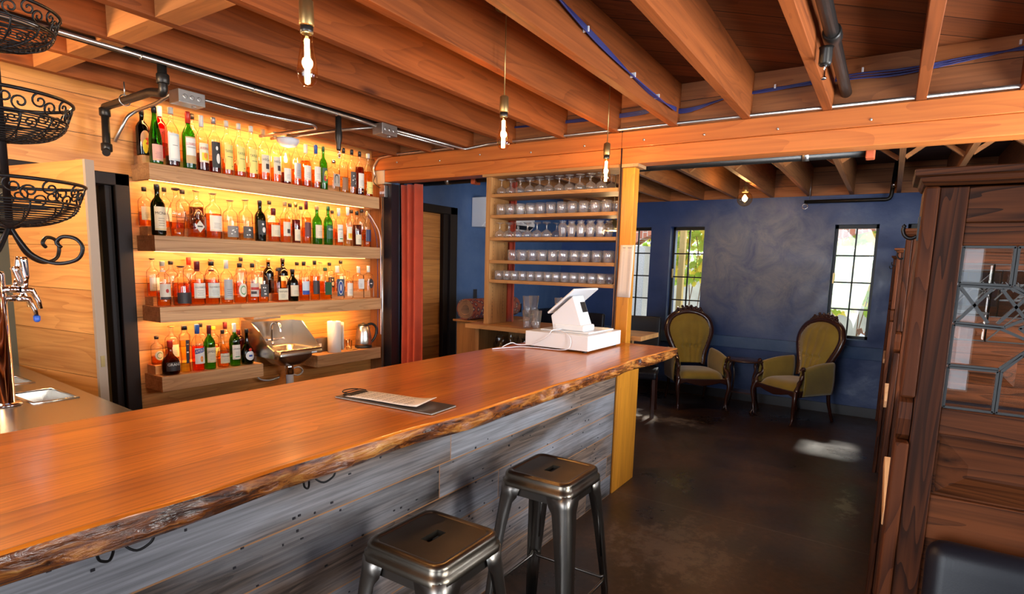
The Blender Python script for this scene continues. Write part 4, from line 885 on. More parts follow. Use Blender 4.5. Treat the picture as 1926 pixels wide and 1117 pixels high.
# ------------------------------------------------------------------ hand sink, towel, kettle
t = thing('hand_sink', 'small stainless wall sink with tall splash guards, between lower shelves', 'sink', (0, 0, 0))
b = MB(); x0, x1, y0, y1, z = 2.77, 3.17, 3.93, 4.32, .885
def rr(x0, x1, y0, y1, r, n=5):
    out = []
    for cx, cy_, a in ((x1-r, y1-r, 0), (x0+r, y1-r, pi/2), (x0+r, y0+r, pi), (x1-r, y0+r, 1.5*pi)):
        for i in range(n): out.append((cx+r*cos(a+pi/2*i/(n-1)), cy_+r*sin(a+pi/2*i/(n-1))))
    return out
def loops(mb, ls, mat=0, cap=True):
    n = len(ls[0]); vs = [p for l in ls for p in l]; fs = []
    for i in range(len(ls)-1):
        for k in range(n): fs.append((i*n+k, i*n+(k+1) % n, (i+1)*n+(k+1) % n, (i+1)*n+k))
    if cap: fs.append(tuple((len(ls)-1)*n+k for k in range(n)))
    return mb.add(vs, fs, mat, True)
Lp = lambda i, zz, r=.03: [(px, py, zz) for px, py in rr(x0+i, x1-i, y0+i, y1-i, r)]
loops(b, [Lp(0, z-.045, .008), Lp(0, z, .008), Lp(.035, z, .05), Lp(.045, z-.01, .06), Lp(.06, z-.09, .08), Lp(.10, z-.125, .08), Lp(.14, z-.13, .05)])
loops(b, [Lp(.035, z-.02, .06), Lp(.04, z-.08, .08), Lp(.08, z-.135, .09), Lp(.13, z-.15, .05)])
b.build('basin', M['steel'], t, flip=False)
b = MB().prism([(y0+.02, z), (y1, z), (y1, z+.27), (y0+.10, z+.27), (y0+.0, z+.02)], 0, 2.745, 2.767)
b = MB().prism([(3.92, z-.05), (4.335, z-.05), (4.335, z+.22), (4.21, z+.215), (4.10, z+.15), (4.0, z+.05), (3.92, z+.01)], 0, 2.70, 2.708); b.build('splash_guard', M['steel'], t)
MB().prism([(3.96, z-.04), (4.335, z-.04), (4.335, z+.20), (4.20, z+.20), (3.97, z)], 0, 3.172, 3.178).build('splash_guard', M['steel'], t)
MB().box(2.71, 3.175, 4.325, 4.338, z-.05, z+.20).build('splash_back', M['steel'], t)
f = MB().lathe([(.018,0),(.018,.03),(.012,.035)], (2.93, 4.27, z), 12).tube(smooth_path([(2.93,4.27,z+.02),(2.93,4.27,z+.14),(2.93,4.24,z+.19),(2.93,4.17,z+.185),(2.93,4.15,z+.12)], 6), .011, 10)
f.tube([(2.87,4.28,z+.05),(2.99,4.28,z+.05)], .014, 10).tube([(2.87,4.28,z+.05),(2.85,4.22,z+.06)], .009, 8).tube([(2.99,4.28,z+.05),(3.01,4.22,z+.06)], .009, 8)
f.build('faucet', M['chrome'], t)
MB().lathe([(.03,.40),(.03,.66),(.02,.66)], (2.97, 4.10, .0), 14).lathe([(.02,.0),(.028,.0),(.028,.4)], (2.97,4.10,0), 14).build('drain_pipe', M['pvc'], t)
MB().lathe([(.034,.66),(.034,.735),(.03,.74)], (2.97, 4.10, .0), 14).build('drain_collar', M['chrome'], t)
MB().tube(smooth_path([(2.80,4.30,.84),(2.79,4.30,.70),(2.81,4.28,.62),(2.88,4.25,.60),(2.96,4.22,.62)], 6), .008, 8).build('water_hose', M['hose'], t)
MB().tube(smooth_path([(3.02,4.24,.72),(3.04,4.22,.66),(3.10,4.18,.62),(3.15,4.17,.65),(3.12,4.18,.69),(3.06,4.2,.67),(3.04,4.24,.6)], 6), .008, 8).build('water_hose', M['hose'], t)
o = MB().box(3.06, 3.11, 3.928, 3.9295, z-.04, z-.028).build('maker_plate', M['whiteplastic'], t)
one('wall_bracket', MB().box(2.72, 2.96, 4.19, 4.335, 1.12, 1.14).add([(2.72,4.19,1.12),(2.96,4.19,1.12),(2.96,4.335,1.16),(2.72,4.335,1.16)], [(0,1,2,3)]), M['steel'], 'angled steel plate above the hand sink', 'plate')
t = thing('paper_towel_roll', 'white paper towel roll standing on the shelf beside the sink', 'paper towels', (3.49, 4.165, .781))
MB().lathe([(.055,0),(.060,.004),(.060,.276),(.055,.28),(.018,.28)], n=28).build('roll', M['papertowel'], t)
MB().lathe([(.017,.275),(.017,.284),(.013,.284)], n=12).build('core', M['shelf'], t)
MB().grid(lambda u, v: (.062+.012*v*sin(u*3)-.01*u, -.062*u-.004, .02+.25*v), 6, 6).build('loose_sheet', M['papertowel'], t, solid=.001, flip=False)
t = thing('electric_kettle', 'steel electric kettle with black handle at the right shelf end', 'kettle', (3.86, 4.19, .781))
MB().lathe([(.075,0),(.08,.004),(.08,.022),(.074,.026)], n=28).build('base', M['blackplastic'], t)
MB().lathe([(.078,.027),(.080,.045),(.076,.09),(.066,.15),(.054,.205),(.050,.212)], n=32).build('body', M['steel'], t)
MB().lathe([(.051,.213),(.048,.222),(.03,.228),(.010,.229),(.010,.240),(.0,.241)], n=24).build('lid', M['blackplastic'], t)
MB().prism([(-.048,.175),(-.085,.212),(-.045,.212)], 1, -.016, .016).build('spout', M['steel'], t)
hp = smooth_path([(.04,-.02,.222),(.085,-.03,.225),(.125,-.04,.19),(.125,-.04,.12),(.088,-.03,.06),(.072,-.02,.05)], 5)
MB().tube(hp, .012, 10).build('handle', M['blackplastic'], t)
MB().lathe([(.0,.001),(.014,.001),(.016,-.002)], (0,-.0745,.11), 16, Matrix.Rotation(pi/2,3,'X') @ Matrix.Diagonal((1,2.6,1)), ).build('level_gauge', M['glass'], t)
t = thing('napkin_box', 'small clear and steel box behind the paper towel roll', 'box', (3.40, 4.27, .781))
MB().box(-.06,.08,-.04,.04,0,.13).build('case', M['steel'], t, bevel=.004); MB().box(-.05,.0,-.0415,-.0405,.02,.08).build('label_card', M['paper'], t)
t = thing('tissue_box', 'clear tissue box with a tissue sticking out, right of towel roll', 'tissue box', (3.60, 4.26, .781))
MB().box(-.05,.05,-.045,.045,0,.11).build('case', M['glass'], t); MB().prism([(-.03,.11),(.05,.155),(.035,.12),(.03,.11)], 1, -.006, .006).build('tissue', M['papertowel'], t)
for i, (x, y) in enumerate(((3.69, 4.20), (3.73, 4.275))):
    one('drinking_glass', MB().lathe([(.0,0),(.026,0),(.031,.085),(.029,.085),(.025,.008),(.0,.008)], (x, y, .7805), 18), M['glass'], 'small glass tumbler %s the kettle on the low shelf' % ('in front left of' if not i else 'behind left of'), 'glass', 'tumblers by the kettle')
one('scissors', MB().tube([(3.66,4.13,.786),(3.74,4.135,.786)], .004, 6).tube(arc((3.645,4.125,.786), .014, 0, 2*pi, 12), .003, 6).tube(arc((3.65,4.15,.786), .014, 0, 2*pi, 12), .003, 6).tube([(3.66,4.145,.786),(3.74,4.128,.786)], .003, 6), M['brass'], 'small brass coloured scissors lying in front of the kettle', 'scissors')

# ------------------------------------------------------------------ glassware case and base cabinet
CY0, CY1, CX0, CX1 = 1.722, 2.945, BX, 4.385
t = thing('glassware_case', 'open wooden glassware shelving hung below the header beam', 'shelving', (0, 0, 0))
sb = MB().box(CX0, CX1, CY1-.045, CY1, 1.092, 2.335)
MB().box(CX0+.02, CX1, CY0+.001, CY0+.03, 1.092, 2.335).build('side_board', M['oldboard'], t)
MB().box(CX0-.02, CX1, CY0+.02, CY1+.03, 2.336, 2.357).build('top_board', M['caseshelf'], t)
GZ = [2.195, 2.022, 1.836, 1.643, 1.478]
for z in GZ: MB().box(CX0+.002, CX1, CY0+.031, CY1-.046, z-.027, z).build('shelf_board', M['caseshelf'], t, bevel=.002)
MB().tube([(CX0-.006, CY0+.012, 2.60), (CX0-.004, CY0+.004, 1.7), (CX0-.006, CY0+.01, 1.06)], .005, 6).build('cord', M['black'], t)
for z in [1.15+.032*i for i in range(36)]: sb.box(CX0+.057, CX0+.063, CY1-.0456, CY1-.044, z-.003, z+.003, 1).box(CX0+.227, CX0+.233, CY1-.0456, CY1-.044, z-.003, z+.003, 1)
sb.build('side_board', [M['case'], M['black']], t)
# upturned glasses: outer wall then inner wall, mouth down
GP = {'coupe': [(.0,.0),(.036,.0),(.040,.006),(.043,.022),(.036,.045),(.016,.058),(.006,.064),(.0045,.075),(.0045,.105),(.008,.113),(.026,.118),(.034,.121),(.034,.123),(.0,.124)],
      'rocks': [(.036,0),(.039,.0),(.041,.05),(.041,.084),(.038,.090),(.0,.091),(.0,.080),(.036,.078),(.037,.05),(.036,.0)],
      'tulip': [(.026,.0),(.028,.0),(.030,.03),(.036,.06),(.038,.085),(.030,.102),(.020,.110),(.026,.124),(.030,.128),(.0,.129),(.0,.118),(.016,.110),(.034,.085),(.028,.03),(.026,.0)],
      'small': [(.032,0),(.034,.0),(.036,.04),(.036,.074),(.033,.079),(.0,.080),(.0,.070),(.032,.068),(.033,.04),(.032,.0)]}
GM = bpy.data.materials.new('solid_glassware'); GM.use_nodes = True; nt = GM.node_tree; p = nt.nodes['Principled BSDF']
p.inputs['Transmission Weight'].default_value = 1; p.inputs['Roughness'].default_value = .0; p.inputs['IOR'].default_value = 1.3; p.inputs['Base Color'].default_value = (.96,.96,.97,1)
GME = {}
for k, pr in GP.items(): GME[k] = MB().lathe(pr, n=16).mesh('glass_'+k, M['tumbler'])
GN = {'coupe': ('stemmed_glass', 'stemmed cocktail glass'), 'rocks': ('rocks_glass', 'rocks tumbler'), 'tulip': ('tulip_glass', 'curved tulip glass'), 'small': ('juice_glass', 'short tumbler')}
def grow(row, kind, ya, yb_, pitch, xs, jit=.003):
    nm, ds = GN[kind]; z = GZ[row]+.0008; i = 0; y = ya
    while y > yb_:
        for j, x in enumerate(xs):
            o = bpy.data.objects.new(nm, GME[kind]); COL.objects.link(o); o.location = (x+R.uniform(-jit, jit), y-(.35*pitch if j % 2 else 0)+R.uniform(-jit, jit), z)
            tag(o, 'upturned %s, %s from left in the %s row, %s case shelf' % (ds, ORD[i], ['front','middle','back'][j], ['top','second','third','fourth','lowest'][row]), 'glass', 'upturned glasses in the case')
        i += 1; y -= pitch
grow(0, 'coupe', 2.83, 1.84, .092, (4.16, 4.27))
grow(1, 'rocks', 2.83, 1.825, .097, (4.16, 4.27))
grow(2, 'coupe', 2.84, 2.33, .092, (4.16, 4.27))
grow(2, 'tulip', 2.23, 1.825, .082, (4.16, 4.25))
grow(3, 'rocks', 2.70, 1.825, .097, (4.16, 4.27))
grow(4, 'small', 2.83, 1.80, .080, (4.15, 4.23, 4.31), .002)
t = thing('back_cabinet', 'wooden base cabinet with an open front under the glassware case', 'cabinet', (0, 0, 0))
MB().box(4.0, 4.62, 1.73, 3.07, 1.055, 1.09).box(4.215, 4.62, 1.55, 1.73, 1.055, 1.09).build('cabinet_top', M['caseshelf'], t)
b = MB(); b.box(4.08, 4.60, 2.98, 3.02, 0, 1.054); b.box(4.08, 4.60, 2.30, 2.34, 0, 1.054); b.box(4.56, 4.60, 1.75, 2.98, 0, 1.054); b.box(4.09, 4.56, 2.34, 2.98, .60, .63); b.box(4.08, 4.10, 1.75, 2.30, 0, 1.05)
b.build('carcass', M['case'], t)
one('low_cabinet', MB().box(4.50, 5.20, 3.08, 3.56, 0, 1.045).box(4.46, 5.24, 3.075, 3.58, 1.045, 1.065), M['oakdark'], 'oak cabinet standing left of the case, carpet roll on top', 'cabinet', bevel=.004)
# bags in the cabinet
bagm = thin_glass('clear_plastic_bag', (.75,.75,.78), .5, (.35,.35,.38), .12)
for i, (y, lab) in enumerate(((2.83, 'crumpled clear plastic bag, left one in the cabinet opening'), (2.55, 'clear plastic bag with twisted tie, right one in the cabinet opening'))):
    t = thing('plastic_bag', lab, 'bag', (4.30, y, .631), 0, 'bags in the cabinet')
    rr2 = random.Random(i+4)
    def fn(u, v, i=i):
        a = u*2*pi; k = .11*(1-.25*v)+.012*sin(a*5+v*7+i)+.01*sin(a*9-v*11)
        return (k*cos(a)*1.1, k*sin(a)*1.2, v*.34+.01*sin(a*6))
    MB().grid(fn, 40, 12, wrapu=True).build('plastic_film', bagm, t, flip=False)
    MB().lathe([(.0,.0),(.085,.0),(.09,.04),(.08,.16),(.03,.2),(0,.2)], (0,0,.002), 14).build('contents', simple('bag_contents', (.06,.05,.06), .6), t)
    MB().lathe([(.0,0),(.03,0),(.032,.03),(0,.03)], (-.06,.02,.2), 12).build('bottle_cap', INK['gold'], t)
# pint glasses on the cabinet
pint = MB().lathe([(.0,0),(.029,0),(.030,.005),(.043,.150),(.0415,.150),(.028,.014),(.0,.014)], n=20)
pm = pint.mesh('pint', M['tumbler'])
pts = [(4.10, 2.50), (4.10, 2.41), (4.20, 2.50), (4.10, 2.20), (4.20, 2.20), (4.10, 2.10), (4.22, 2.09), (4.10, 2.00)]
for i, (x, y) in enumerate(pts):
    for k in range(2 if i in (0, 2, 3, 4, 5) else 1):
        o = bpy.data.objects.new('pint_glass', pm); COL.objects.link(o); o.location = (x, y, 1.0905+.115*k)
        tag(o, 'pint glass on the cabinet, %s column from left, %s' % (ORD[i], 'nested on top' if k else 'standing on the wood'), 'glass', 'pint glasses behind the register')
# carpet roll
def rug_mat():
    m, nt, p = newmat('patterned_rug'); N = nt.nodes; tc = N.new('ShaderNodeTexCoord')
    v = N.new('ShaderNodeTexVoronoi'); v.inputs['Scale'].default_value = 22; L(nt, tc.outputs['Object'], v.inputs['Vector'])
    r = ramp(nt, v.outputs['Distance'], [(.1, (.32,.20,.11)), (.25, (.03,.03,.07)), (.4, (.16,.03,.02)), (.6, (.22,.06,.035))]); r.color_ramp.interpolation = 'CONSTANT'
    L(nt, r.outputs[0], p.inputs['Base Color']); p.inputs['Roughness'].default_value = .95; return m
t = thing('carpet_roll', 'rolled patterned rug lying on the oak cabinet by blue wall', 'rug', (4.45, 3.42, 1.066))
MB().tube([(0,0,.102),(.85,0,.102)], .10, 28, cap=False).build('outer_pile', rug_mat(), t, solid=.004)
sp = [(0, (.035+.0022*i)*cos(i*.42), .102+(.035+.0022*i)*sin(i*.42)) for i in range(30)]
MB().grid(lambda u, v: (.002+v*.84, (.045+.05*u)*cos(u*22), .102+(.045+.05*u)*sin(u*22)), 120, 2).build('rolled_layers', simple('rug_backing', (.22,.12,.07), .95), t, solid=.007, flip=False)
one('wall_outlet', MB().box(5.455, 5.525, SY-.008, SY-.0005, 1.20, 1.315), M['black'], 'black outlet plate above the carpet roll on the blue wall', 'outlet', bevel=.003)
one('wall_outlet', MB().box(6.46, 6.53, SY-.008, SY-.0005, .99, 1.105), M['black'], 'black outlet plate near the blue corner, seen below the glass shelves', 'outlet', bevel=.003)
t = thing('air_conditioner', 'white wall mounted air conditioner high on the blue side wall', 'air conditioner', (0,0,0))
MB().prism([(4.079,2.36),(3.90,2.36),(3.87,2.33),(3.86,2.10),(3.93,2.03),(4.079,2.03)], 0, 5.40, 6.45).build('housing', M['whiteplastic'], t, bevel=.008)
MB().bar((5.44,3.885,2.07),(6.41,3.885,2.07),.07,.006,up=(0,.7,1)).build('louver', M['blackplastic'], t)
# ------------------------------------------------------------------ register on the bar
t = thing('cash_drawer', 'white cash drawer box under the tablet stand on the bar', 'cash drawer', (3.63, 1.822, 1.0525))
MB().box(-.27,.27,-.237,.237,.012,.112).build('case', M['white'], t, bevel=.004)
for sx in (-1, 1):
    for sy in (-1, 1): MB().lathe([(.016,0),(.014,.012)], (sx*.24, sy*.20, 0), 12).build('rubber_foot', M['blackplastic'], t)
t = thing('tablet_register', 'white tablet register on a tilted stand, on the cash drawer', 'register', (3.66, 1.80, 1.1652))
MB().box(-.20,.21,-.17,.20,0,.010).build('base_plate', M['white'], t, bevel=.004)
# wedge stand, screen towards the bar side
MB().prism([(-.125,.010),(.11,.010),(.13,.105),(-.035,.248),(-.105,.062)], 0, -.185, -.03).build('stand_body', M['whiteplastic'], t, bevel=.008, seg=3)
MB().box(-.19, -.025, -.13, .10, .010, .055).build('stand_skirt', M['white'], t, bevel=.012, seg=3)
MB().prism([(-.078,.135),(-.053,.202),(-.058,.204),(-.083,.137)], 0, -.115, -.05).build('card_window', M['blackplastic'], t)
M3 = Matrix.Rotation(-rad(41), 3, 'X')
MB().obox((.0,.055,.205), (.38,.262,.014), M3).build('tablet_frame', M['white'], t, bevel=.005)
MB().obox((.0,.0615,.2128), (.27,.19,.003), M3).build('screen', M['blackplastic'], t)
t = thing('charging_cable', 'white cable looping from the register over the drawer side onto bar', 'cable', (0,0,0))
MB().tube(smooth_path([(3.46,1.90,1.18),(3.38,1.80,1.182),(3.345,1.72,1.16),(3.34,1.70,1.11),(3.33,1.74,1.065),(3.32,1.95,1.06),(3.28,2.05,1.06),(3.20,2.10,1.058),(3.08,2.14,1.058)], 6), .003, 6).build('cable', M['whiteplastic'], t)
MB().tube(smooth_path([(3.47,1.84,1.182),(3.36,1.85,1.183),(3.345,1.88,1.14),(3.338,1.98,1.085),(3.30,2.07,1.07),(3.22,2.08,1.09),(3.18,2.13,1.06)], 6), .003, 6).build('cable', M['whiteplastic'], t)

# ------------------------------------------------------------------ clipboard menu
ang = math.atan2(1.352-1.836, 1.625-1.648)
t = thing('menu_clipboard', 'dark clipboard holding a printed drinks menu on the bar', 'clipboard', (1.627, 1.594, 1.0525), math.atan2(-.48, .0)+pi/2+rad(4))
MB().box(-.078,.078,-.24,.24,0,.008).build('board', simple('dark_board', (.06,.045,.035), .35, coat=.3), t, bevel=.002)
MB().box(-.0785,.0785,-.241,.241,.0025,.0055).build('edge_ply', simple('ply_edge', (.35,.33,.3), .5), t)
def fn(u, v): 
    y = .20-.36*v; return (-.064+.128*u, y, .010+.004*sin(v*3)+(.020*(v**6))*(1 if u > .0 else 1)*(.4+.6*u))
pap = MB().grid(fn, 5, 16).build('menu_sheet', M['paper'], t, solid=.0006, flip=False)
ik = MB()
for i in range(24):
    y = .175-.0135*i; v = (.20-y)/.36
    zz = .0115+.004*sin(v*3)+.020*(v**6)*.4+.0008
    x0 = -.055; 
    if i % 4 == 3: continue
    while x0 < .045:
        L_ = R.uniform(.006,.018); 
        if y > -.12: ik.obox((x0+L_/2, y, zz), (L_, .0028 if i % 4 == 0 else .0016, .0003))
        x0 += L_+.004
ik.build('printed_lines', M['ink'], pap)
cl = MB().box(-.05,.05,.185,.225,.009,.013); cl.tube(arc((-.0,.215,.018), .045, rad(20), rad(160), 10, (0,1)), .0022, 6).tube([(-.045,.19,.018),(-.045,.225,.018),(.045,.225,.018),(.045,.19,.018)], .002, 6)
cl.build('wire_clip', M['blacksteel'], t)
# paper list hanging on the post
t = thing('paper_list', 'long white paper list taped to the orange post', 'paper', (0,0,0))
MB().grid(lambda u, v: (BX-.003-.02*u*u*(1-.3*v), 1.715-.115*u-.01*v, 1.39+.385*v), 6, 8).build('sheet', M['paper'], t, solid=.0008, flip=False)
ik = MB()
for i in range(60):
    for c in range(2):
        u = .18+.38*c; y = 1.715-.115*u-.01; ik.obox((BX-.0045-.02*u*u-.004*c, y-.014, 1.755-i*.0057), (.0006, .022 if i else .03, .0012 if i else .006))
ik.build('small_print', simple('faded_ink', (.35,.30,.27), .8), t)

# ------------------------------------------------------------------ metal stools
def stool(x, y, rz, label):
    t = thing('bar_stool', label, 'stool', (x, y, 0), rz, 'metal stools at the bar')
    b = MB(); a = .155
    def sq(h, z, r, n=6): return [(px, py, z) for px, py in rr(-h, h, -h, h, r, n)]
    loops(b, [sq(a+.008, .700, .045), sq(a+.008, .722, .045), sq(a, .724, .042), sq(a, .745, .042), sq(a-.004, .754, .04), sq(a-.014, .759, .034), sq(a-.026, .758, .026), sq(a-.030, .755, .022)], cap=False)
    # top panel with slot: ring from inner square to slot
    inner = sq(a-.030, .755, .022); n = len(inner)
    slot = []
    for px, py, pz in inner:
        an = math.atan2(py, px); 
        sx_ = .026*(1 if cos(an) > 0 else -1) if abs(cos(an)) > .35 else .026*cos(an)/.35
        slot.append((sx_+.018*cos(an), .018*sin(an)/max(abs(sin(an)), .5) if abs(sin(an)) > .25 else .018*sin(an)*4*.5, .755))
    slot2 = [(px*.96, py*.9, .735) for px, py, pz in slot]
    k0 = len(b.f); loops(b, [inner, slot], cap=False); loops(b, [slot, slot2], cap=False)
    for i in range(k0, len(b.f)): b.s[i] = False
    b.build('seat', M['gunmetal'], t, flip=False)
    for sx in (-1, 1):
        for sy in (-1, 1):
            # folded sheet leg: V section, wide at top
            tp = a+.004; bt = .212; zt_, zb = .712, .0
            def leg_pts(h, z, wd):
                c = .025
                return [(sx*(h-wd), sy*h, z), (sx*(h-c), sy*h, z), (sx*(h-c*.3), sy*(h-c*.3), z), (sx*h, sy*(h-c), z), (sx*h, sy*(h-wd), z)]
            l = MB(); lv = [(tp, .712, .10), (tp+.003, .660, .088), (tp+.006, .635, .072), (tp+.02, .5, .062), (tp+.045, .2, .045), (bt, .012, .036)]
            rows = [leg_pts(*q) for q in lv]; vs = [p for r_ in rows for p in r_]
            fs = [(i*5+k, i*5+k+1, i*5+k+6, i*5+k+5) for i in range(len(rows)-1) for k in range(4)]
            l.add(vs, fs, 0, True)
            o = l.build('leg', M['gunplain'], t, solid=.0025, flip=False)
            MB().box(min(sx*.175, sx*.216), max(sx*.175, sx*.216), min(sy*.175, sy*.216), max(sy*.175, sy*.216), 0, .014).build('foot_cap', M['blackplastic'], o)
            MB().tube([(sx*(tp+.012), sy*(tp+.012)-sy*.03, .56), (sx*(tp+.03), sy*(tp+.03)-sy*.03, .33)], .004, 6).build('rib', M['gunplain'], o)
    for s in (-1, 1):
        b = MB().bar((-.15, s*.150, .69), (.15, s*.150, .69), .003, .05); b.build('apron', M['gunplain'], t)
        b = MB().bar((s*.150, -.15, .69), (s*.150, .15, .69), .05 if False else .003, .05); b.build('apron', M['gunplain'], t)
        z = .24; q = tp_ = .185
        MB().tube([(-.185, s*.188, .25), (-.165, s*.186, .235), (.165, s*.186, .235), (.185, s*.188, .25)], .007, 8).build('foot_rail', M['gunplain'], t)
        MB().tube([(s*.188, -.185, .25), (s*.186, -.165, .235), (s*.186, .165, .235), (s*.188, .185, .25)], .007, 8).build('foot_rail', M['gunplain'], t)
    MB().bar((-.15,-.15,.66),(.15,.15,.66), .02, .003).bar((-.15,.15,.655),(.15,-.15,.655), .02, .003).build('cross_brace', M['gunplain'], t)
    return t
stool(1.318, 1.122, rad(0), 'gunmetal steel stool closer to the clipboard end of the bar')
stool(2.083, 1.122, rad(0), 'gunmetal steel stool standing close to the orange end post')

# ------------------------------------------------------------------ victorian armchairs
def armchair(loc, rz, label):
    t = thing('armchair', label, 'armchair', loc, rz, 'olive velvet armchairs by the blue wall')
    # local: front is -y, x across. seat 0.62 wide, 0.56 deep
    zs = .40
    def seat(u, v):
        x = (u-.5)*2; y = (v-.5)*2; r_ = min(1, (abs(x)**4+abs(y)**4)**.25)
        w_ = .285-.045*(v) ; return (x*w_, -.27+.50*v-.03*(1-x*x)*(1-v), zs-.04+.095*(1-r_**5)**.5 if r_ < 1 else zs-.04)
    MB().grid(seat, 22, 18).build('seat_cushion', M['velvet'], t, flip=False, solid=.004)
    b = MB().prism([(-.285,zs-.10),(-.30,zs-.03),(.30,zs-.03),(.285,zs-.10),(.2,zs-.075),(.1,zs-.10),(0,zs-.115),(-.1,zs-.10),(-.2,zs-.075)], 1, -.305, -.27)
    b.bar((-.29,-.28,zs-.06),(-.245,.24,zs-.06), .03, .07); b.bar((.29,-.28,zs-.06),(.245,.24,zs-.06), .03, .07); b.bar((-.245,.24,zs-.06),(.245,.24,zs-.06), .03, .07)
    b.build('seat_rail', M['mahogany'], t, bevel=.008)
    for s in (-1, 1):
        lg = smooth_path([(s*.285,-.29,zs-.03),(s*.30,-.31,zs-.12),(s*.285,-.30,.17),(s*.28,-.295,.08),(s*.285,-.315,.025),(s*.287,-.325,.0)], 5)
        n = len(lg); rs = [.030-.018*min(1, i/(n*.75)) for i in range(n)]; rs[-4:] = [.014,.018,.019,.016]
        MB().tube(lg, rs, 10).build('leg', M['mahogany'], t)
        lg = smooth_path([(s*.235,.23,zs-.03),(s*.235,.25,.2),(s*.24,.32,.0)], 5)
        MB().tube(lg, [.024-.010*i/len(lg) for i in range(len(lg))], 8).build('leg', M['mahogany'], t)
        # arm support post, scrolling up
        ap = smooth_path([(s*.285,-.285,zs-.06),(s*.292,-.27,zs+.03),(s*.27,-.215,zs+.09),(s*.285,-.20,zs+.16),(s*.305,-.235,zs+.215),(s*.30,-.255,zs+.19)], 6)
        MB().tube(ap, [.024,.026,.03,.028,.024,.02]+[.018+.006*sin(i*.6)**2 for i in range(len(ap)-6)], 10).build('arm_post', M['mahogany'], t)
        def arm(u, v, s=s):
            # u along front->back, v around outside/top/inside
            y = -.22+.44*u; zt_ = zs+.20+.03*sin(u*pi)+.06*u*u; x = .285-.02*u
            if v < .4: k = v/.4; return (s*(x+.028+.012*sin(k*pi)), y, zs-.08+(zt_-zs+.08-.03)*k)
            if v < .6: a = (v-.4)/.2*pi; return (s*(x+.004+.027*cos(a)), y, zt_-.03+.035*sin(a))
            k = (v-.6)/.4; return (s*(x-.022-.012*sin(k*pi)), y, zt_-.03-(zt_-zs-.03)*k)
        MB().grid(arm, 14, 26).build('arm_upholstery', M['velvet'], t, flip=False, solid=.006)
    # back: balloon outline tilted backwards
    def outline(a):   # a 0..1 from lower left round the top to lower right
        P = [(-.15,0),(-.165,.06),(-.175,.14),(-.215,.24),(-.262,.36),(-.270,.46),(-.225,.56),(-.12,.625),(0,.65),(.12,.625),(.225,.56),(.270,.46),(.262,.36),(.215,.24),(.175,.14),(.165,.06),(.15,0)]
        f = a*(len(P)-1); i = min(int(f), len(P)-2); q = f-i
        p0, p1, p2, p3 = (Vector(P[max(i-1,0)]), Vector(P[i]), Vector(P[i+1]), Vector(P[min(i+2,len(P)-1)]))
        return 0.5*((2*p1)+(p2-p0)*q+(2*p0-5*p1+4*p2-p3)*q*q+(3*p1-p0-3*p2+p3)*q**3)
    z0 = zs+.06; tl = .24
    def place(x, z, dpt=0.0): return (x, .20+z*tl-dpt, z0+z*.99+dpt*tl)
    fr = [place(*outline(i/64)) for i in range(65)]
    MB().tube(fr, [.030 if i < 6 or i > 58 else .034 for i in range(65)], 10, flat=1.25).build('back_frame', M['mahogany'], t)
    def halfw(z):
        lo = None
        for i in range(33):
            p = outline(i/64)
            if p.y >= z: return abs(p.x)
        return .0
    def pad(u, v):
        z = .02+.605*v; hw = max(.012, halfw(z)-.015); x = (u-.5)*2*hw; e = max(0, 1-((u-.5)*2)**4)*min(1, (1-v)*6, 1)
        d = .015+.045*e
        # tufts: vertical folds gathered at button row z=.23
        k = math.exp(-((z-.22)/.16)**2); d += .011*abs(sin((u-.5)*5*pi))*(.4+.8*k)*e
        for bx in (-.4, -.2, 0, .2, .4):
            dx = ((u-.5)-bx*.62)*2*hw; d -= .028*math.exp(-((dx/.016)**2+((z-.22)/.018)**2))
            d += .012*math.exp(-((dx/.022)**2+((z-.255)/.03)**2))
        return place(x, z, d)
    MB().grid(pad, 61, 50).build('back_upholstery', M['velvet'], t, flip=False)
    MB().grid(lambda u, v: place((u-.5)*2*max(.01, halfw(.02+.605*v)-.01), .02+.605*v, -.02), 10, 20).build('back_panel', M['velvet'], t, flip=False)
    b = MB(); r3 = random.Random(3)
    for i in range(23):
        q = (i-11)/11; x = q*.155; z = .655+.028*(1-q*q)
        b.lathe([(0,-.018),(.012,-.013),(.018,0),(.012,.013),(0,.018)], place(x, z+r3.uniform(-.008,.012)+(.018 if i % 4 == 1 else 0), .015), 8)
        b.lathe([(0,-.014),(.012,-.008),(.014,0),(.010,.010),(0,.014)], place(x*1.12, z-.022+r3.uniform(-.006,.006), .02), 8)
    b.build('carved_crest', M['mahogany'], t)
    bt = MB()
    for bx in (-.4, -.2, 0, .2, .4): bt.lathe([(0,-.005),(.007,0),(0,.005)], place(bx*.62*2*.19, .22, .040), 8)
    bt.build('buttons', M['velvet'], t)
    return t
armchair((6.95, 1.86, 0), math.atan2(-.57, -.82)+pi/2, 'olive velvet armchair with carved frame, in front of left window')
armchair((7.02, .77, 0), math.atan2(.6, -.8)+pi/2, 'olive velvet armchair with carved frame, in front of right window')
t = thing('side_table', 'small dark round table between the two olive armchairs', 'table', (7.05, 1.325, 0))
MB().lathe([(.0,.578),(.19,.578),(.20,.586),(.20,.596),(.19,.602),(.0,.604)], n=32, sx=.9, sy=1.1).build('table_top', M['mahogany'], t)
for sx in (-1, 1):
    for sy in (-1, 1):
        MB().tube(smooth_path([(sx*.09,sy*.13,.577),(sx*.10,sy*.14,.50),(sx*.085,sy*.12,.38),(sx*.10,sy*.14,.15),(sx*.13,sy*.17,.0)], 4), [.010,.013,.018,.016]+[.011]*13, 8).build('leg', M['mahogany'], t)
MB().bar((-.10,0,.22),(.10,0,.22),.22,.012).build('lower_shelf', M['mahogany'], t)

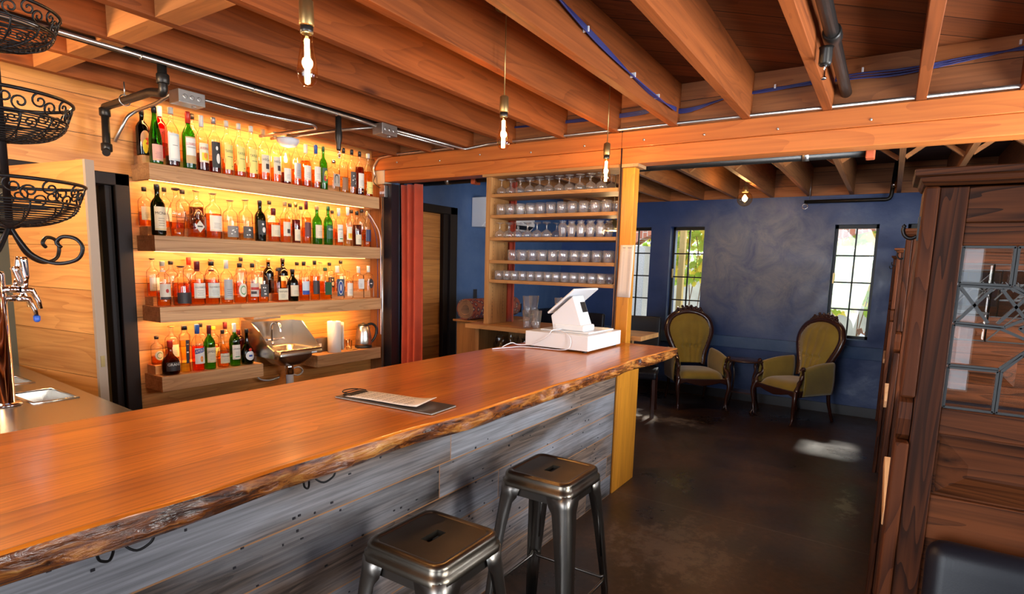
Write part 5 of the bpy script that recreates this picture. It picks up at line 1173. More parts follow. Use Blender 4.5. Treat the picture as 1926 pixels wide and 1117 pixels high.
# ------------------------------------------------------------------ black leather seats by the corner
def leather_chair(x, y, rz, label):
    t = thing('leather_chair', label, 'chair', (x, y, 0), rz, 'black leather dining chairs')
    MB().box(-.22,.22,-.22,.22,.42,.50).build('seat', M['leather'], t, bevel=.02)
    MB().grid(lambda u, v: (-.21+.42*u, .20+.05*v+.02*sin(u*pi), .5+.57*v), 8, 8).build('backrest', M['leather'], t, solid=.05, bevel=.015, flip=False)
    for sx in (-1, 1):
        for sy in (-1, 1): MB().bar((sx*.19,sy*.19,.42),(sx*.20,sy*.21,0),.035,.035).build('leg', M['mahogany'], t)
leather_chair(6.15, 2.28, rad(-75), 'black leather chair just right of the post, below corner window')
leather_chair(6.05, 3.0, rad(-95), 'black leather chair seen behind the tablet register')
t = thing('leather_bench', 'black leather bench against the blue side wall, beyond glassware', 'bench', (0,0,0))
MB().box(6.55, 7.5, 3.5, 4.04, .0, .46).build('seat', M['leather'], t, bevel=.02); MB().box(6.55, 7.5, 3.93, 4.06, .46, 1.02).build('backrest', M['leather'], t, bevel=.02)
t = thing('dining_table', 'wooden table beyond the glassware case near corner window', 'table', (6.85, 2.90, 0))
MB().box(-.3,.3,-.4,.4,.72,.75).build('table_top', M['caseshelf'], t); MB().box(-.05,.05,-.05,.05,0,.72).build('pedestal', M['black'], t)

# ------------------------------------------------------------------ pendant lamps
def pendant(x, y, zb, label, lit=9):
    t = thing('pendant_lamp', label, 'pendant lamp', (x, y, zb), 0, 'bare bulb pendants over the bar')
    # real size: bulb 0.15 high
    MB().tube([(0,0,.265),(0,0,DZ-zb-.02)], .0028, 6).build('cord', M['brass'], t)
    MB().lathe([(.055,DZ-zb-.022),(.055,DZ-zb-.001)], n=24).build('canopy', M['brass'], t)
    MB().lathe([(.0,.262),(.012,.262),(.022,.255),(.023,.185),(.021,.18)], n=20).build('socket', M['brass'], t)
    MB().lathe([(.017,.158),(.020,.16),(.020,.179)], n=20).build('bulb_collar', M['blackplastic'], t)
    g = MB().lathe([(.0,0),(.014,.002),(.026,.014),(.032,.034),(.031,.055),(.025,.095),(.018,.135),(.0165,.158)], n=24).build('bulb', M['bulbglass'], t)
    f = MB()
    for a in range(6): f.tube([(.0062*cos(a*pi/3), .0062*sin(a*pi/3), .012), (.0055*cos(a*pi/3), .0055*sin(a*pi/3), .142)], .0030, 6)
    f.build('filament', M['filament'], g)
    d = bpy.data.lights.new('bulb_light', 'POINT'); d.energy = lit*1.5; d.color = (1, .62, .28); d.shadow_soft_size = .02
    o = bpy.data.objects.new('bulb_light', d); COL.objects.link(o); o.parent = t; o.location = (0, 0, .08)
pendant(1.265, 1.62, 2.150, 'lit filament bulb on brass cord, over the near bar end by clipboard')
pendant(2.51, 1.705, 2.180, 'lit filament bulb on brass cord, middle one over the bar')
pendant(.03, 1.60, 2.15, 'added unseen filament bulb extending the bar row, beside the camera')  # added out of frame to brighten the left side of the bar
pendant(-1.2, 1.60, 2.15, 'added unseen filament bulb extending the bar row to the street end')  # second bulb added beyond the frame for more warm light
pendant(3.70, 1.672, 2.170, 'lit filament bulb on brass cord, in front of glassware shelves')
def globe(x, y, z, label, r=.075):
    t = thing('globe_pendant', label, 'pendant lamp', (x, y, z), 0, 'globe pendants of the blue room')
    top = 2.80-z
    MB().tube([(0,0,r+.06),(0,0,top)], .003, 6).build('cord', M['brass'], t)
    MB().lathe([(.012,r+.05),(.02,r+.045),(.03,r+.01),(.032,r-.01)], n=16).build('socket', M['brass'], t)
    g = MB().lathe([(r*sin(i*pi/14)+1e-4*(i > 13), -r*cos(i*pi/14)) for i in range(14)], n=24).build('globe', M['bulbglass'], t)
    f = MB()
    for a in range(5): f.tube([(.004*cos(a), .004*sin(a), -.01), (.02*cos(a*1.256), .02*sin(a*1.256), .015), (.006*cos(a), .006*sin(a), .04)], .0018, 5)
    f.build('filament', M['filament'], g)
    d = bpy.data.lights.new('bulb_light', 'POINT'); d.energy = 10; d.color = (1, .66, .34); d.shadow_soft_size = .03
    o = bpy.data.objects.new('bulb_light', d); COL.objects.link(o); o.parent = t
globe(6.3, 1.31, 2.335, 'lit clear globe bulb hanging before the blue wall')
t = thing('dome_pendant', 'brass dome pendant glimpsed between the glassware shelves', 'pendant lamp', (5.6, 2.42, 1.98))
MB().tube([(0,0,.12),(0,0,.82)], .003, 6).build('cord', M['brass'], t)
MB().lathe([(.12,0),(.115,.03),(.09,.07),(.04,.105),(.012,.12)], n=24).build('lamp_shade', M['brass'], t)
d = bpy.data.lights.new('bulb_light', 'POINT'); d.energy = 12; d.color = (1,.62,.28); d.shadow_soft_size = .03
o = bpy.data.objects.new('bulb_light', d); COL.objects.link(o); o.parent = t; o.location = (0, 0, -.02)
t = thing('ceiling_lamp', 'small pale round ceiling lamp above the top bottle shelf', 'ceiling lamp', (3.02, 4.12, 2.50))
MB().lathe([(.0,-.02),(.06,-.005),(.085,.03),(.085,.05)], n=24).build('diffuser', M['whiteplastic'], t); MB().lathe([(.02,.05),(.02,.37)], n=10).build('stem', M['brass'], t)
d = bpy.data.lights.new('lamp_light', 'POINT'); d.energy = 3; d.color = (1,.5,.18); d.shadow_soft_size = .02
o = bpy.data.objects.new('lamp_light', d); COL.objects.link(o); o.location = (3.02, 4.16, 2.40)

t = thing('ceiling_lamp', 'added unseen fill lamp, round and opal, above the beer counter', 'ceiling lamp', (.55, 3.35, 2.52))  # added out of view to brighten the open door, bar top and counter
MB().lathe([(.0,-.03),(.08,-.01),(.11,.03),(.11,.06)], n=24).build('diffuser', M['lamp_shade'], t); MB().lathe([(.03,.06),(.03,.35)], n=10).build('stem', M['brass'], t)
d = bpy.data.lights.new('lamp_light', 'POINT'); d.energy = 42; d.color = (1,.68,.36); d.shadow_soft_size = .11
o = bpy.data.objects.new('lamp_light', d); COL.objects.link(o); o.location = (.55, 3.35, 2.38)
# ------------------------------------------------------------------ pipes, conduit and cables
def pipe(name, paths, r, mat, label, cat='pipe', clips=(), cm=None, group=None):
    t = thing(name, label, cat, (0,0,0), 0, group)
    for p in paths: MB().tube(bend_path(p, .03), r, 12).build('run', mat, t)
    return t
t = pipe('sprinkler_pipe', [[(-3.0,3.24,2.590),(3.35,3.24,2.590)], [(1.63,3.235,2.58),(1.63,3.23,2.43),(1.66,3.42,2.47),(1.745,4.16,2.50)], [(1.745,4.16,2.50),(1.745,4.17,2.24),(1.72,4.12,2.22)]], .022, M['pipe'], 'black sprinkler pipe on the joists above the bottle shelves')
for c, ax in (((1.63,3.23,2.50),'Z'), ((1.745,4.165,2.47),'Z'), ((1.745,4.168,2.26),'Z')): MB().lathe([(.026,-.025),(.031,-.02),(.031,.02),(.026,.025)], c, 14).build('fitting', M['pipe'], t)
MB().tube(arc((1.70,3.80,2.484), .030, 0, 2*pi, 16, (0,2)), .003, 6).tube([(1.70,3.80,2.51),(1.70,3.80,2.585)], .004, 6).build('hanger', M['galv'], t)
MB().lathe([(.012,-.20),(.016,-.19),(.016,-.16),(.024,-.12),(.024,-.08),(.020,-.06),(.020,.03)], (2.77,3.235,2.545), 12).build('drop_fitting', M['pipe'], t)
MB().lathe([(.010,-.25),(.012,-.245),(.004,-.24),(.004,-.21),(.010,-.205)], (2.77,3.23,2.545), 10).tube(arc((2.77,3.23,2.322), .014, 0, 2*pi, 12, (0,2)), .002, 5).build('sprinkler_head', M['chrome'], t)
t = pipe('steel_conduit', [[(-3.0,3.17,2.565),(2.85,3.17,2.565),(3.02,3.14,2.55)]], .011, M['galv'], 'silver conduit running under the joists to the junction box')
for x in (.9, 1.5, 2.1, 2.7): MB().tube(arc((x,3.17,2.565), .014, pi, 2*pi, 8, (1,2)), .003, 5).build('strap', M['galv'], t)
t = pipe('steel_conduit', [[(2.05,3.67,2.565),(2.40,3.70,2.57),(2.86,3.60,2.57),(2.93,3.66,2.565),(2.90,4.31,2.565)]], .0105, M['galv'], 'silver conduit bending back towards the bottle wall')
t = pipe('steel_conduit', [[(1.92,3.72,2.56),(1.97,4.0,2.555),(1.98,4.27,2.545),(1.93,4.30,2.50),(1.86,4.325,2.33)]], .0105, M['galv'], 'short silver conduit dropping to the door frame corner')
t = pipe('steel_conduit', [[(3.10,3.24,2.565),(3.05,3.5,2.565),(3.00,4.31,2.565)]], .0105, M['galv'], 'silver conduit from the right junction box to bottle wall')
t = pipe('steel_conduit', [[(3.22,3.15,2.56),(4.02,3.12,2.565),(4.075,2.9,2.60),(4.078,-1.4,2.60)]], .0105, M['galv'], 'long silver conduit running along the top of the header beam')
t = pipe('steel_conduit', [[(3.22,3.19,2.555),(3.95,3.19,2.565),(4.07,3.3,2.60),(4.078,4.0,2.60),(4.075,4.20,2.58),(4.072,4.27,2.50),(4.07,4.25,2.40)]], .0105, M['galv'], 'silver conduit curving down the left end of header beam')
def jbox(c, s, label):
    t = thing('junction_box', label, 'junction box', c, 0, 'steel junction boxes')
    MB().box(-s[0]/2, s[0]/2, -s[1]/2, s[1]/2, -s[2]/2, s[2]/2).build('box', M['galv'], t, bevel=.003)
    k = MB()
    for i in (-1, 0, 1): k.lathe([(.013,0),(.013,.002),(.010,.003)], (i*.042, -s[1]/2, .0), 14, Matrix.Rotation(pi/2,3,'X'))
    k.lathe([(.016,0),(.016,.003),(.013,.004)], (s[0]*.25, 0, -s[2]/2), 14, Matrix.Rotation(pi,3,'X')).build('knockouts', M['galv'], t)
jbox((1.99,3.67,2.545), (.16,.11,.075), 'grey steel junction box under joists, above the leftmost bottles')
jbox((3.14,3.17,2.545), (.15,.10,.075), 'grey steel junction box under joists, right of the drop fitting')
t = thing('outlet_box', 'double outlet box on the black post by the curtain', 'outlet', (4.075, 4.135, 2.27))
MB().box(-.02,.02,-.035,.035,-.055,.055).build('box', M['galv'], t, bevel=.003)
k = MB(); k.lathe([(.013,0),(.013,.004)], (-.021,-.016,-.015), 12, Matrix.Rotation(-pi/2,3,'Y')); k.lathe([(.013,0),(.013,.004)], (-.021,.016,-.015), 12, Matrix.Rotation(-pi/2,3,'Y')); k.build('sockets', M['whiteplastic'], t)
t = pipe('steel_conduit', [[(4.06,4.14,2.215),(4.06,4.14,.1)]], .0105, M['galv'], 'vertical silver conduit below the double outlet box')
t = thing('wire_bundle', 'loose wires hanging down the right end of bottle shelves', 'wires', (0,0,0))
MB().tube(smooth_path([(3.90,4.18,2.07),(3.96,4.15,1.98),(4.02,4.13,1.85),(4.03,4.13,1.6),(4.03,4.13,.9)], 5), .004, 6).build('cable', M['whiteplastic'], t)
MB().tube(smooth_path([(3.88,4.20,2.07),(3.95,4.17,1.98),(4.0,4.15,1.8),(4.01,4.15,1.5),(4.01,4.15,.9)], 5), .003, 6).build('cable', M['bluewire'], t)
MB().tube(smooth_path([(4.07,4.24,2.42),(4.05,4.24,2.36),(4.055,4.18,2.31),(4.06,4.14,2.30)], 5), .004, 6).build('cable', M['blackplastic'], t)
MB().tube(smooth_path([(4.06,4.10,2.62),(4.03,4.08,2.66),(3.98,3.95,2.75),(3.94,3.9,2.86)], 5), .003, 6).build('cable', M['blackplastic'], t)
t = thing('sprinkler_pipe', 'black sprinkler pipe with a drop head, over the aisle', 'pipe', (0,0,0))
MB().tube([(-3,.325,2.68),(BX+.018,.325,2.68)], .030, 16).build('run', M['pipe'], t)
MB().lathe([(.036,-.05),(.040,-.04),(.040,.04),(.036,.05)], (3.12,.325,2.68), 16, Matrix.Rotation(pi/2,3,'Y')).lathe([(.022,-.13),(.028,-.12),(.028,-.06),(.032,-.05)], (3.12,.345,2.68), 14).build('tee_fitting', M['pipe'], t)
MB().lathe([(.010,-.19),(.014,-.185),(.005,-.175),(.005,-.14),(.012,-.13)], (3.12,.345,2.68), 10).build('sprinkler_head', M['chrome'], t)
t = thing('sprinkler_pipe', 'large black pipe behind the header beam, over the blue room', 'pipe', (0,0,0))
MB().tube([(4.42,4.05,2.385),(4.42,.17,2.385)], .034, 18).build('run', M['pipe'], t)
for y in (3.62, .55): MB().lathe([(.037,-.02),(.037,.02)], (4.42,y,2.385), 18, Matrix.Rotation(pi/2,3,'X')).tube([(4.42,y,2.42),(4.42,y,2.60)], .005, 6).build('hanger', M['galv'], t)
for y in (3.30, .18): MB().box(4.375,4.465,y-.025,y+.025,2.335,2.435).build('orange_coupling', M['orangeclamp'], t, bevel=.006)
t = thing('sprinkler_pipe', 'black pipe with an elbow crossing the blue wall top', 'pipe', (0,0,0))
MB().tube(bend_path([(7.45,.90,2.41),(7.45,.075,2.41),(7.45,.055,2.80)], .05), .020, 12).build('run', M['pipe'], t)
MB().lathe([(.025,-.03),(.027,.03)], (7.45,.06,2.56), 12).build('coupling', M['chrome'], t)
MB().tube([(7.45,.85,2.43),(7.45,.85,2.70)], .004, 6).build('hanger', M['galv'], t)
MB().tube(arc((7.45,.89,2.36), .028, 0, 2*pi, 14, (1,2)), .005, 6).build('sprinkler_head', M['chrome'], t)
t = thing('blue_cables', 'bundle of dark blue cables clipped along the joists', 'cables', (0,0,0))
for i in range(5):
    o_ = (i-2)*.006
    pth = [(-.2,1.29,2.83),(1.0,1.30,2.80),(1.9,1.305+o_,2.78),(2.7,1.305,2.70+o_),(3.5,1.31+o_,2.65),(3.95,1.30,2.66+o_)]
    MB().tube(smooth_path(pth, 6), .0045, 6).build('cable', M['bluewire'], t)
    z = 2.77+o_
    pth = [(4.10,3.0,2.72),(4.085,1.72,2.70+o_),(4.09,1.5,2.72+o_),(4.085,1.28,2.68+o_),(4.085,1.0,2.73),(4.08,.72,2.745+o_*.6),(4.085,.3,2.76+o_*(2.2 if i%2 else -1)),(4.08,.05,2.75+o_*(2.6 if i%2 else -1)),(4.085,-.3,2.78-o_*.6),(4.08,-.7,2.80+o_*2),(4.08,-1.3,2.82)]
    MB().tube(smooth_path(pth, 6), .0045, 6).build('cable', M['bluewire'], t)
for x, z in ((1.9,2.79),(2.6,2.71),(3.2,2.67),(3.6,2.655)): MB().box(x-.004,x+.004,1.295,1.325,z-.010,z+.014).build('cable_clip', M['whiteplastic'], t)
for y, z in ((.72,2.76),(.25,2.79),(-.45,2.82)): MB().box(4.075,4.095,y-.005,y+.005,z-.012,z+.012).build('cable_clip', M['whiteplastic'], t)
# ------------------------------------------------------------------ three tier wire basket
def scroll(cx, r, a0, turns, n, flip):
    out = []
    for i in range(n+1):
        q = i/n; rad_ = r*(1-.78*q); a = a0 + flip*turns*2*pi*q; out.append((cx + rad_*cos(a), rad_*sin(a)))
    return out
t = thing('wire_basket', 'black three tier scrolled wire basket hanging left of the bar', 'basket', (.532, 1.800, 1.47))
pole = MB().tube([(0,0,.17),(0,0,1.39)], .008, 10)
pole.lathe([(.010,.185),(.020,.189),(.020,.197),(.010,.201)], (0,0,0), 14).build('pole', M['iron'], t)
def tier(zc, rt, rb, h):
    """zc rim height; rt rim radius; rb base radius; h depth"""
    b = MB(); S = 30
    b.tube([(rt*cos(2*pi*i/48), rt*sin(2*pi*i/48), zc) for i in range(48)], .0042, 6, closed=True)
    rm = rt*.90; zm = zc-h*.45
    b.tube([(rm*cos(2*pi*i/48), rm*sin(2*pi*i/48), zm) for i in range(48)], .003, 6, closed=True)
    # scroll band between rim and middle ring
    K = 13
    for k in range(K):
        A = 2*pi*k/K; wd = 2*pi/K
        for fl in (1, -1):
            pts = []
            for i in range(19):
                q = i/18; rr_ = .5*(1-.80*q); a = (pi/2 if fl == 1 else -pi/2) + fl*q*2.6*pi
                uu = (.30 if fl == 1 else .72) + rr_*.55*cos(a); vv = (.62 if fl == 1 else .40)+rr_*.75*sin(a)
                vv = max(0, min(1, vv)); rad_ = rm+(rt-rm)*vv; z = zm+(zc-zm)*vv; an = A+wd*uu
                pts.append((rad_*cos(an), rad_*sin(an), z))
            b.tube(pts, .0023, 5)
    o = b.build('scroll_rim', M['iron'], t)
    b = MB()
    for k in range(12):
        A = 2*pi*k/12; pts = []
        for i in range(9):
            q = i/8; rad_ = rm*cos(q*pi/2*.98); z = zm-h*.55*sin(q*pi/2); pts.append((rad_*cos(A), rad_*sin(A), z))
        b.tube(pts, .0022, 5)
    for j in range(1, 15):
        q = j/15; rad_ = rm*cos(q*pi/2); z = zm-h*.55*sin(q*pi/2); n = 36
        b.tube([(rad_*cos(2*pi*i/n), rad_*sin(2*pi*i/n), z) for i in range(n)], .0016, 4, closed=True)
    b.build('bowl_wires', M['iron'], t)
tier(.296, .155, .08, .105); tier(.490, .141, .08, .10); tier(.690, .127, .07, .09)
for k in range(4):
    A = rad(-75+90*k+22); ca, sa = cos(A), sin(A)
    pr = [(.0,.09),(.02,.04),(.05,-.01),(.10,-.035),(.15,-.02),(.165,.02),(.15,.05),(.12,.055),(.105,.035),(.115,.02)]
    MB().tube(smooth_path([(r_*ca, r_*sa, z*.72+.130) for r_, z in pr], 5), .0046, 8).build('scroll_foot', M['iron'], t)
# ------------------------------------------------------------------ booths: oak partitions, tables and benches
def bevel_panel(b, y0, y1, z0, z1, x, d, mat=0):
    """raised panel face towards -x at x, with sloped margins"""
    m = .045
    b.add([(x,y0,z0),(x,y1,z0),(x,y1,z1),(x,y0,z1),(x-d,y0+m,z0+m),(x-d,y1-m,z0+m),(x-d,y1-m,z1-m),(x-d,y0+m,z1-m)], [(0,1,5,4),(1,2,6,5),(2,3,7,6),(3,0,4,7),(4,5,6,7)], mat)
def partition(x, ye, label, full=True):
    """oak booth divider; ye: aisle end; extends to the right wall"""
    t = thing('booth_partition', label, 'booth partition', (x, ye, 0), 0, 'oak booth partitions')
    W_ = RY+.002-ye   # negative extent
        # end post, aisle side; waist with rounded block like the photo
    b = MB(); b.box(0, .13, -.023, .0, 1.375, 1.762); b.box(0, .13, -.023, .0, .20, 1.288)
    o = b.build('end_post', M['booth'], t, bevel=.004)
    MB().prism([(.03,1.289),(.018,1.30),(.012,1.332),(.018,1.363),(.03,1.374),(.12,1.374),(.12,1.289)], 1, -.022, -.001).build('waist_block', M['booth'], t)
        # frame of the divider
    b = MB(); b.box(.02,.11,-.066,-.0235,.20,1.762)
    b.build('stile', M['booth'], t, bevel=.002)
    b = MB(); g0, g1 = 1.357, 1.659; ga, gb = -.068, -.80
    b.box(.028,.10,W_,-.066,1.70,1.762); b.box(.035,.095,W_,-.066,g1,1.70)
    b.box(.032,.10,W_,-.066,1.308,g0); b.box(.032,.10,W_,gb,g0,g1)
    b.box(.045,.09,W_,-.066,.20,1.308)
    b.build('rails', M['boothy'], t, bevel=.002)
    b = MB()
    bevel_panel(b, -.40, -.072, 1.19, 1.303, .045, .020); bevel_panel(b, -.80, -.44, 1.19, 1.303, .045, .020)
    b.build('raised_panels', M['boothy'], t, flip=False)
    MB().box(.034,.045,W_,-.066,1.10,1.187).build('lower_rail', M['boothy'], t, bevel=.002)
    cr = MB(); P = [(1.765,-.0),(1.765,.004),(1.775,.020),(1.787,.026),(1.790,.034),(1.808,.034),(1.808,-.0)]
    def crown(off):
        x0, x1, y1 = .004-off, .13+off, off-.004
        return [(x0,W_,0),(x0,y1,0),(x1,y1,0),(x1,W_,0)]
    prof = [(.0,1.7625),(.006,1.765),(.010,1.771),(.012,1.777),(.020,1.780),(.022,1.790),(.018,1.792),(.0,1.792)]
    rows = [[(px, py, z) for px, py, _ in crown(o_)] for o_, z in prof]
    vs = [p for r_ in rows for p in r_]; fs = [(i*4+k, i*4+k+1, i*4+k+5, i*4+k+4) for i in range(len(rows)-1) for k in range(3)]
    fs.append((28, 29, 30, 31)); cr.add(vs, fs); cr.build('crown_moulding', M['boothy'], t)
    # leaded bevelled window
    gl = MB().box(.047,.053,gb,ga,g0,g1).build('window_glass', M['bevelglass'], t)
    bv = MB()
    Ys = [ga-.002, ga-.145, ga-.30, ga-.45, gb+.10, gb]
    Zs = [g0+.002, g0+.085, g0+.165, g0+.235, g1-.002]
    lead = MB(); lw = .005
    def came(p, q): lead.bar((.044, p[0], p[1]), (.044, q[0], q[1]), lw, .006, up=(1,0,0))
    def facet(poly):
        cy_ = sum(p[0] for p in poly)/len(poly); cz = sum(p[1] for p in poly)/len(poly); k = .86
        n = len(poly); vs = [(.0462, p[0], p[1]) for p in poly]+[(.0425, cy_+(p[0]-cy_)*k, cz+(p[1]-cz)*k) for p in poly]
        bv.add(vs, [(i, (i+1) % n, n+(i+1) % n, n+i) for i in range(n)] + [tuple(range(n, 2*n))])
    c1 = -.105; yA = ga-.002; yB = ga-.105; yC = ga-.155
    yA = ga-.002; yB = ga-.075; yC = ga-.105
    polys = [[(yA,g0+.002),(yB,g0+.002),(yB,g0+.078),(yA,g0+.078)],
             [(yA,g0+.082),(yB,g0+.082),(yC,g0+.115),(yC-.02,g0+.130),(yC+.035,g0+.155),(yA,g0+.158)],
             [(yA,g0+.162),(yC+.03,g0+.158),(yC-.02,g0+.19),(yC+.005,g0+.215),(yB-.0,g0+.228),(yA,g0+.230)],
             [(yA,g0+.234),(yB,g0+.232),(yB,g1-.002),(yA,g1-.002)],
             [(yB-.004,g0+.002),(yC-.12,g0+.002),(yC-.12,g0+.108),(yC,g0+.110),(yB-.004,g0+.078)],
             [(yC-.005,g0+.118),(yC-.12,g0+.112),(yC-.12,g0+.2),(yC,g0+.21),(yC-.03,g0+.185),(yC+.01,g0+.158),(yC-.025,g0+.13)],
             [(yB-.004,g0+.232),(yC,g0+.215),(yC-.12,g0+.204),(yC-.12,g1-.002),(yB-.004,g1-.002)]]
    mir = (ga+gb)/2
    for pl in polys:
        for P2 in (pl, [(2*mir-p[0], p[1]) for p in pl]):
            facet(P2)
            for i in range(len(P2)): came(P2[i], P2[(i+1) % len(P2)])
    y = yC-.12
    mid = [(y,g0+.002),(2*mir-y,g0+.002),(2*mir-y,g1-.002),(y,g1-.002)]
    # diamond lattice in the centre
    n = 6; st = .075
    for k in range(-4, 9):
        yy0 = y - k*st
        for s in (-1, 1):
            p = (yy0, g0); q = (yy0 - s*(g1-g0)*.8, g1)
            lo, hi = 2*mir-y, y
            if min(p[0], q[0]) < lo-.001 or max(p[0], q[0]) > hi+.001: continue
            came(p, q)
    for i in range(4): came(mid[i], mid[(i+1) % 4])
    zz0, zz1 = g0+.164, g0+.226   # diamond lattice band
    for k in range(0, 12):
        for s in (-1, 1):
            p = (ga-.006-k*.058-(0 if s > 0 else .045), zz0); q = (p[0]-s*.045, zz1)
            if min(p[0], q[0]) > gb+.01 and max(p[0], q[0]) < ga: came(p, q)
    bv.build('bevelled_pieces', M['bevelglass'], gl, flip=True); lead.build('lead_came', M['lead'], gl)
    # coat hook on the aisle side
    hk = MB().box(.035,.055,.0,.003,1.668,1.712); hk.tube(smooth_path([(.045,.003,1.676),(.045,.012,1.672),(.045,.021,1.677),(.045,.025,1.687),(.045,.024,1.693)], 5), .0034, 8)
    hk.lathe([(0,-.0045),(.0045,0),(0,.0045)], (.045,.024,1.695), 8)
    hk.build('coat_hook', M['iron'], t)
    return t
BXS = [(1.30, -.037), (2.85, -.040), (4.78, -.024), (6.55, -.010)]
BN = ['oak booth partition with leaded glass, nearest the bar stools', 'oak booth partition, second one along the aisle', 'oak booth partition, third one along the aisle', 'oak booth partition, last before the blue wall']
for (x, y), nm in zip(BXS, BN): partition(x, y, nm)
struct('trim_9', MB().box(.4, 7.55, RY, -.10, 0, .20), M['black'])
def bench(x, face, label):
    # face -1: seat extends towards -x (back at x)
    t = thing('booth_bench', label, 'bench', (x, -.075, .2), 0, 'booth benches')
    s = face; a, c = sorted((s*.0, s*.10))
    def back(u, v): return (s*(.050+.035*(1-v)+.018*sin(v*pi)), -.03-1.34*u, .42+.50*v)
    q = MB().grid(back, 12, 12).build('back_cushion', M['leather'], t, solid=.06, bevel=.028, seg=4, flip=False)
    sa, sb = sorted((s*.03, s*.55)); MB().box(sa, sb, -1.38, -.03, .38, .47).build('seat_cushion', M['leather'], t, bevel=.03, seg=3)
    MB().box(*sorted((s*.06, s*.50)), -1.38, -.04, 0, .38).build('bench_box', M['booth'], t)
lb = [('camera side of the first partition', 'far side of the first partition'), ('camera side of the second partition', 'far side of the second partition'), ('camera side of the third partition', 'far side of the third partition'), ('camera side of the last partition', 'far side of the last partition')]
for i, (x, y) in enumerate(BXS):
    bench(x+.040, -1, 'black leather booth bench on the '+lb[i][0]); 
    if i < 3: bench(x+.072, 1, 'black leather booth bench on the '+lb[i][1])
for x, y0, y1, lab in ((2.15, -.04, -1.3, 'pale wood booth table between first and second partition'), (3.87, -.03, -1.3, 'pale wood booth table between second and third partition'), (5.72, -.01, -1.3, 'pale wood booth table between third and last partition')):
    t = thing('booth_table', lab, 'table', (x, 0, .2), 0, 'booth tables')
    MB().box(-.30,.30,y1,y0-.004,.715,.752).build('table_top', M['tabletop'], t, bevel=.003)
    MB().box(-.035,.035,-.75,-.68,.02,.714).box(-.17,.17,-.75,-.68,0,.03).build('pedestal', M['blacksteel'], t)
# ------------------------------------------------------------------ patio beyond the windows
def brick():
    m, nt, p = newmat('patio_brick'); N = nt.nodes; tc = N.new('ShaderNodeTexCoord'); mp = N.new('ShaderNodeMapping'); mp.inputs['Rotation'].default_value = (0, rad(90), 0)
    sp = N.new('ShaderNodeSeparateXYZ'); L(nt, tc.outputs['Object'], sp.inputs[0]); cb = N.new('ShaderNodeCombineXYZ'); L(nt, sp.outputs[1], cb.inputs[1]); L(nt, sp.outputs[2], cb.inputs[0])
    b = N.new('ShaderNodeTexBrick'); b.inputs['Scale'].default_value = 1; b.inputs['Brick Width'].default_value = .22; b.inputs['Row Height'].default_value = .075; b.inputs['Mortar Size'].default_value = .006
    b.inputs['Color1'].default_value = (.50,.17,.09,1); b.inputs['Color2'].default_value = (.36,.11,.06,1); b.inputs['Mortar'].default_value = (.55,.5,.42,1); L(nt, cb.outputs[0], b.inputs[0]); L(nt, b.outputs[0], p.inputs['Base Color']); p.inputs['Roughness'].default_value = .9; return m
M['brick'] = brick()
M['pebble'] = simple('pebbledash', (.50,.47,.43), .95, bump=.8, bscale=90, var=.8)
struct('ground_patio', MB().box(7.92, 16, -6, 9, -.02, .02), M['pebble'])
b = MB(); AX = 9.2
def arch(yc, half, rise, zs_, zt_):
    n = 16
    for i in range(n):
        a0 = -1+2*i/n; a1 = -1+2*(i+1)/n
        za = zs_+rise*sqrt(max(0, 1-a0*a0*.96)); zb = zs_+rise*sqrt(max(0, 1-a1*a1*.96))
        b.add([(AX,yc+half*a0,za),(AX,yc+half*a1,zb),(AX,yc+half*a1,zt_),(AX,yc+half*a0,zt_),(AX+.3,yc+half*a0,za),(AX+.3,yc+half*a1,zb),(AX+.3,yc+half*a1,zt_),(AX+.3,yc+half*a0,zt_)], [(0,1,2,3),(4,7,6,5),(0,4,5,1)])
for yc in (5.2, 2.36, -.475, -3.3): arch(yc, 1.25, .34, 1.93, 3.10)
for yy in (6.6, 3.77, .95, -1.9): b.box(AX, AX+.3, yy-.22+.12, yy+.22-.12, 2.0, 3.10)
one('brick_arcade', b, M['brick'], 'red brick arches of the patio seen through the windows', 'arcade', flip=False)
for yy, lab in ((3.60, 'speckled concrete arcade column seen in the corner window'), (.98, 'speckled concrete arcade column hidden between the two windows')):
    one('arcade_column', MB().box(AX-.0, AX+.3, yy-.20, yy+.14, .02, 1.98), M['pebble'], lab, 'column')
one('garden_wall', MB().box(12.2, 12.4, -5, 8, .02, 1.75), simple('stucco_wall', (.42,.40,.38), .95, var=.3, bscale=5), 'pale stucco garden wall at the back of patio', 'wall')
one('gate_post', MB().box(8.75, 8.84, 2.62, 2.70, .02, 2.6), simple('yellow_wood', (.62,.42,.13), .6), 'yellow wooden post outside the window left of the armchairs', 'post')
lm1 = simple('vine_leaf', (.34,.50,.07), .5, var=.4, bscale=4); lm2 = simple('yellow_leaf', (.78,.62,.08), .5, var=.3, bscale=4)
for nt_ in (lm1, lm2):
    p_ = nt_.node_tree.nodes['Principled BSDF']; p_.inputs['Transmission Weight'].default_value = .25; p_.inputs['IOR'].default_value = 1.0; p_.inputs['Roughness'].default_value = .9
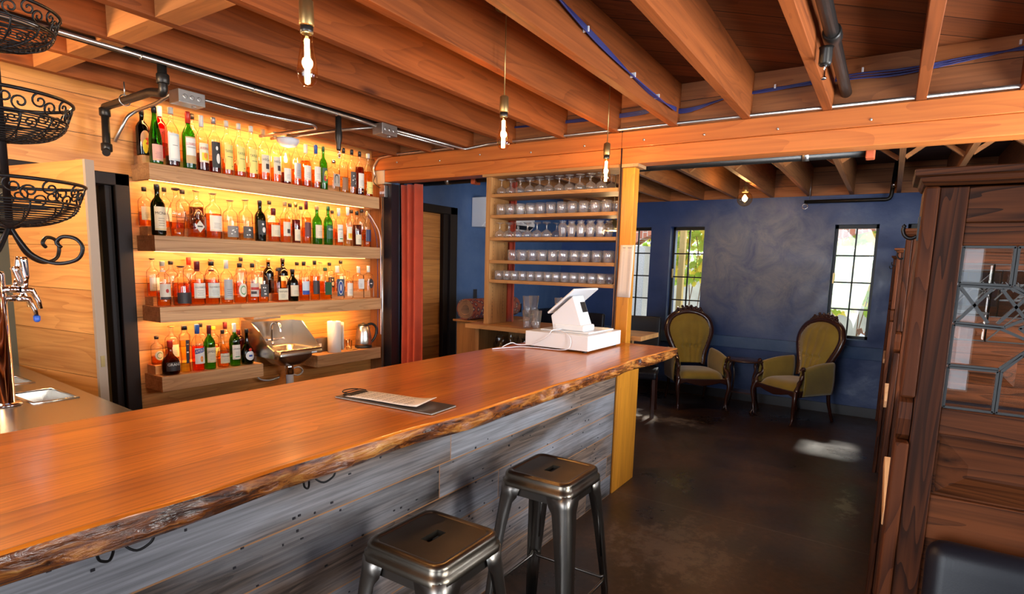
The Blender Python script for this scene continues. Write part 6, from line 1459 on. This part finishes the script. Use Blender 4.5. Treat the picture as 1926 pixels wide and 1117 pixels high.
def vine(y0, y1, z0, z1, n, seed, label, xr=(9.8, 11.2)):
    r4 = random.Random(seed); t = thing('grape_vine', label, 'vine', (0,0,0), 0, 'vines on the patio')
    for mt, k in ((lm1, .6), (lm2, .4)):
        b = MB()
        for i in range(int(n*k)):
            c = Vector((r4.uniform(*xr), r4.uniform(y0, y1), z1-(z1-z0)*r4.random()**1.5)); s = r4.uniform(.05, .11)
            q = Matrix.Rotation(r4.uniform(0, 6.28), 3, 'X') @ Matrix.Rotation(r4.uniform(-.9, .9), 3, 'Z') @ Matrix.Rotation(r4.uniform(-.7, .7), 3, 'Y')
            L5 = [(0,0,-1),(0,.55,-.6),(0,.95,-.15),(0,.55,.1),(0,.6,.65),(0,.2,.45),(0,0,1),(0,-.2,.45),(0,-.6,.65),(0,-.55,.1),(0,-.95,-.15),(0,-.55,-.6)]
            vs = [c + q @ (Vector(v)*s) for v in L5]+[c + q @ Vector((.12*s,0,0))]
            b.add(vs, [(j, (j+1) % 12, 12) for j in range(12)])
        b.build('leaves', mt, t, flip=False)
    b = MB()
    for i in range(10):
        ya = r4.uniform(y0, y1); b.tube(smooth_path([(10.4, ya+r4.uniform(-.4,.4), .0), (10.4, ya, (z0+z1)/2), (10.5, ya+r4.uniform(-.5,.5), z1)], 4), .008, 5)
    b.build('stems', simple('vine_stem', (.16,.09,.05), .8) if 'vs' not in M else M['vs'], t)
vine(2.2, 4.6, 1.35, 2.6, 1100, 1, 'green and yellow grape vine outside the two left windows')
vine(-1.8, .9, 1.0, 2.7, 1700, 2, 'green and yellow grape vine outside the right window')
def patio_chair(x, y, rz, label):
    t = thing('patio_chair', label, 'chair', (x, y, .02), rz, 'white patio chairs')
    m = M['whiteplastic']
    MB().grid(lambda u, v: (-.22+.44*u, -.22+.44*v, .43+.01*sin(u*pi)), 5, 5).build('seat', m, t, solid=.02, flip=False)
    MB().grid(lambda u, v: (-.23*(1-.25*v*v)+.46*(1-.25*v*v)*u, .22+.12*v, .45+.42*v+.03*sin(u*pi)), 9, 7).build('backrest', m, t, solid=.015, flip=False)
    for s in (-1, 1):
        MB().tube(smooth_path([(s*.24,-.20,0),(s*.24,-.22,.42),(s*.25,-.20,.64),(s*.25,.22,.66)], 4), .014, 8).build('arm', m, t)
        MB().tube([(s*.23,.24,.43),(s*.25,.30,0)], .014, 8).build('leg', m, t); MB().tube([(s*.23,-.2,.43),(s*.24,-.22,0)], .014, 8).build('leg', m, t)
patio_chair(8.35, 2.95, rad(200), 'white patio chair outside the corner window'); patio_chair(8.5, 2.12, rad(150), 'white patio chair outside, behind the left armchair')
t = thing('patio_table', 'white and brown folding patio table outside the right window', 'table', (8.7, .22, .02))
MB().obox((0,0,.80), (.9,.09,.03), Matrix.Rotation(rad(30),3,'X')).obox((0,-.03,.62), (.7,.07,.05), Matrix.Rotation(rad(-55),3,'X')).build('leaf', M['whiteplastic'], t)
MB().obox((.1,.12,.45), (.06,.06,.95), Matrix.Rotation(rad(22),3,'X')).obox((.1,-.12,.45), (.06,.06,.95), Matrix.Rotation(rad(-22),3,'X')).box(-.3,.3,-.4,.1,.66,.70).build('trestle', simple('brown_timber', (.36,.17,.08), .7), t)
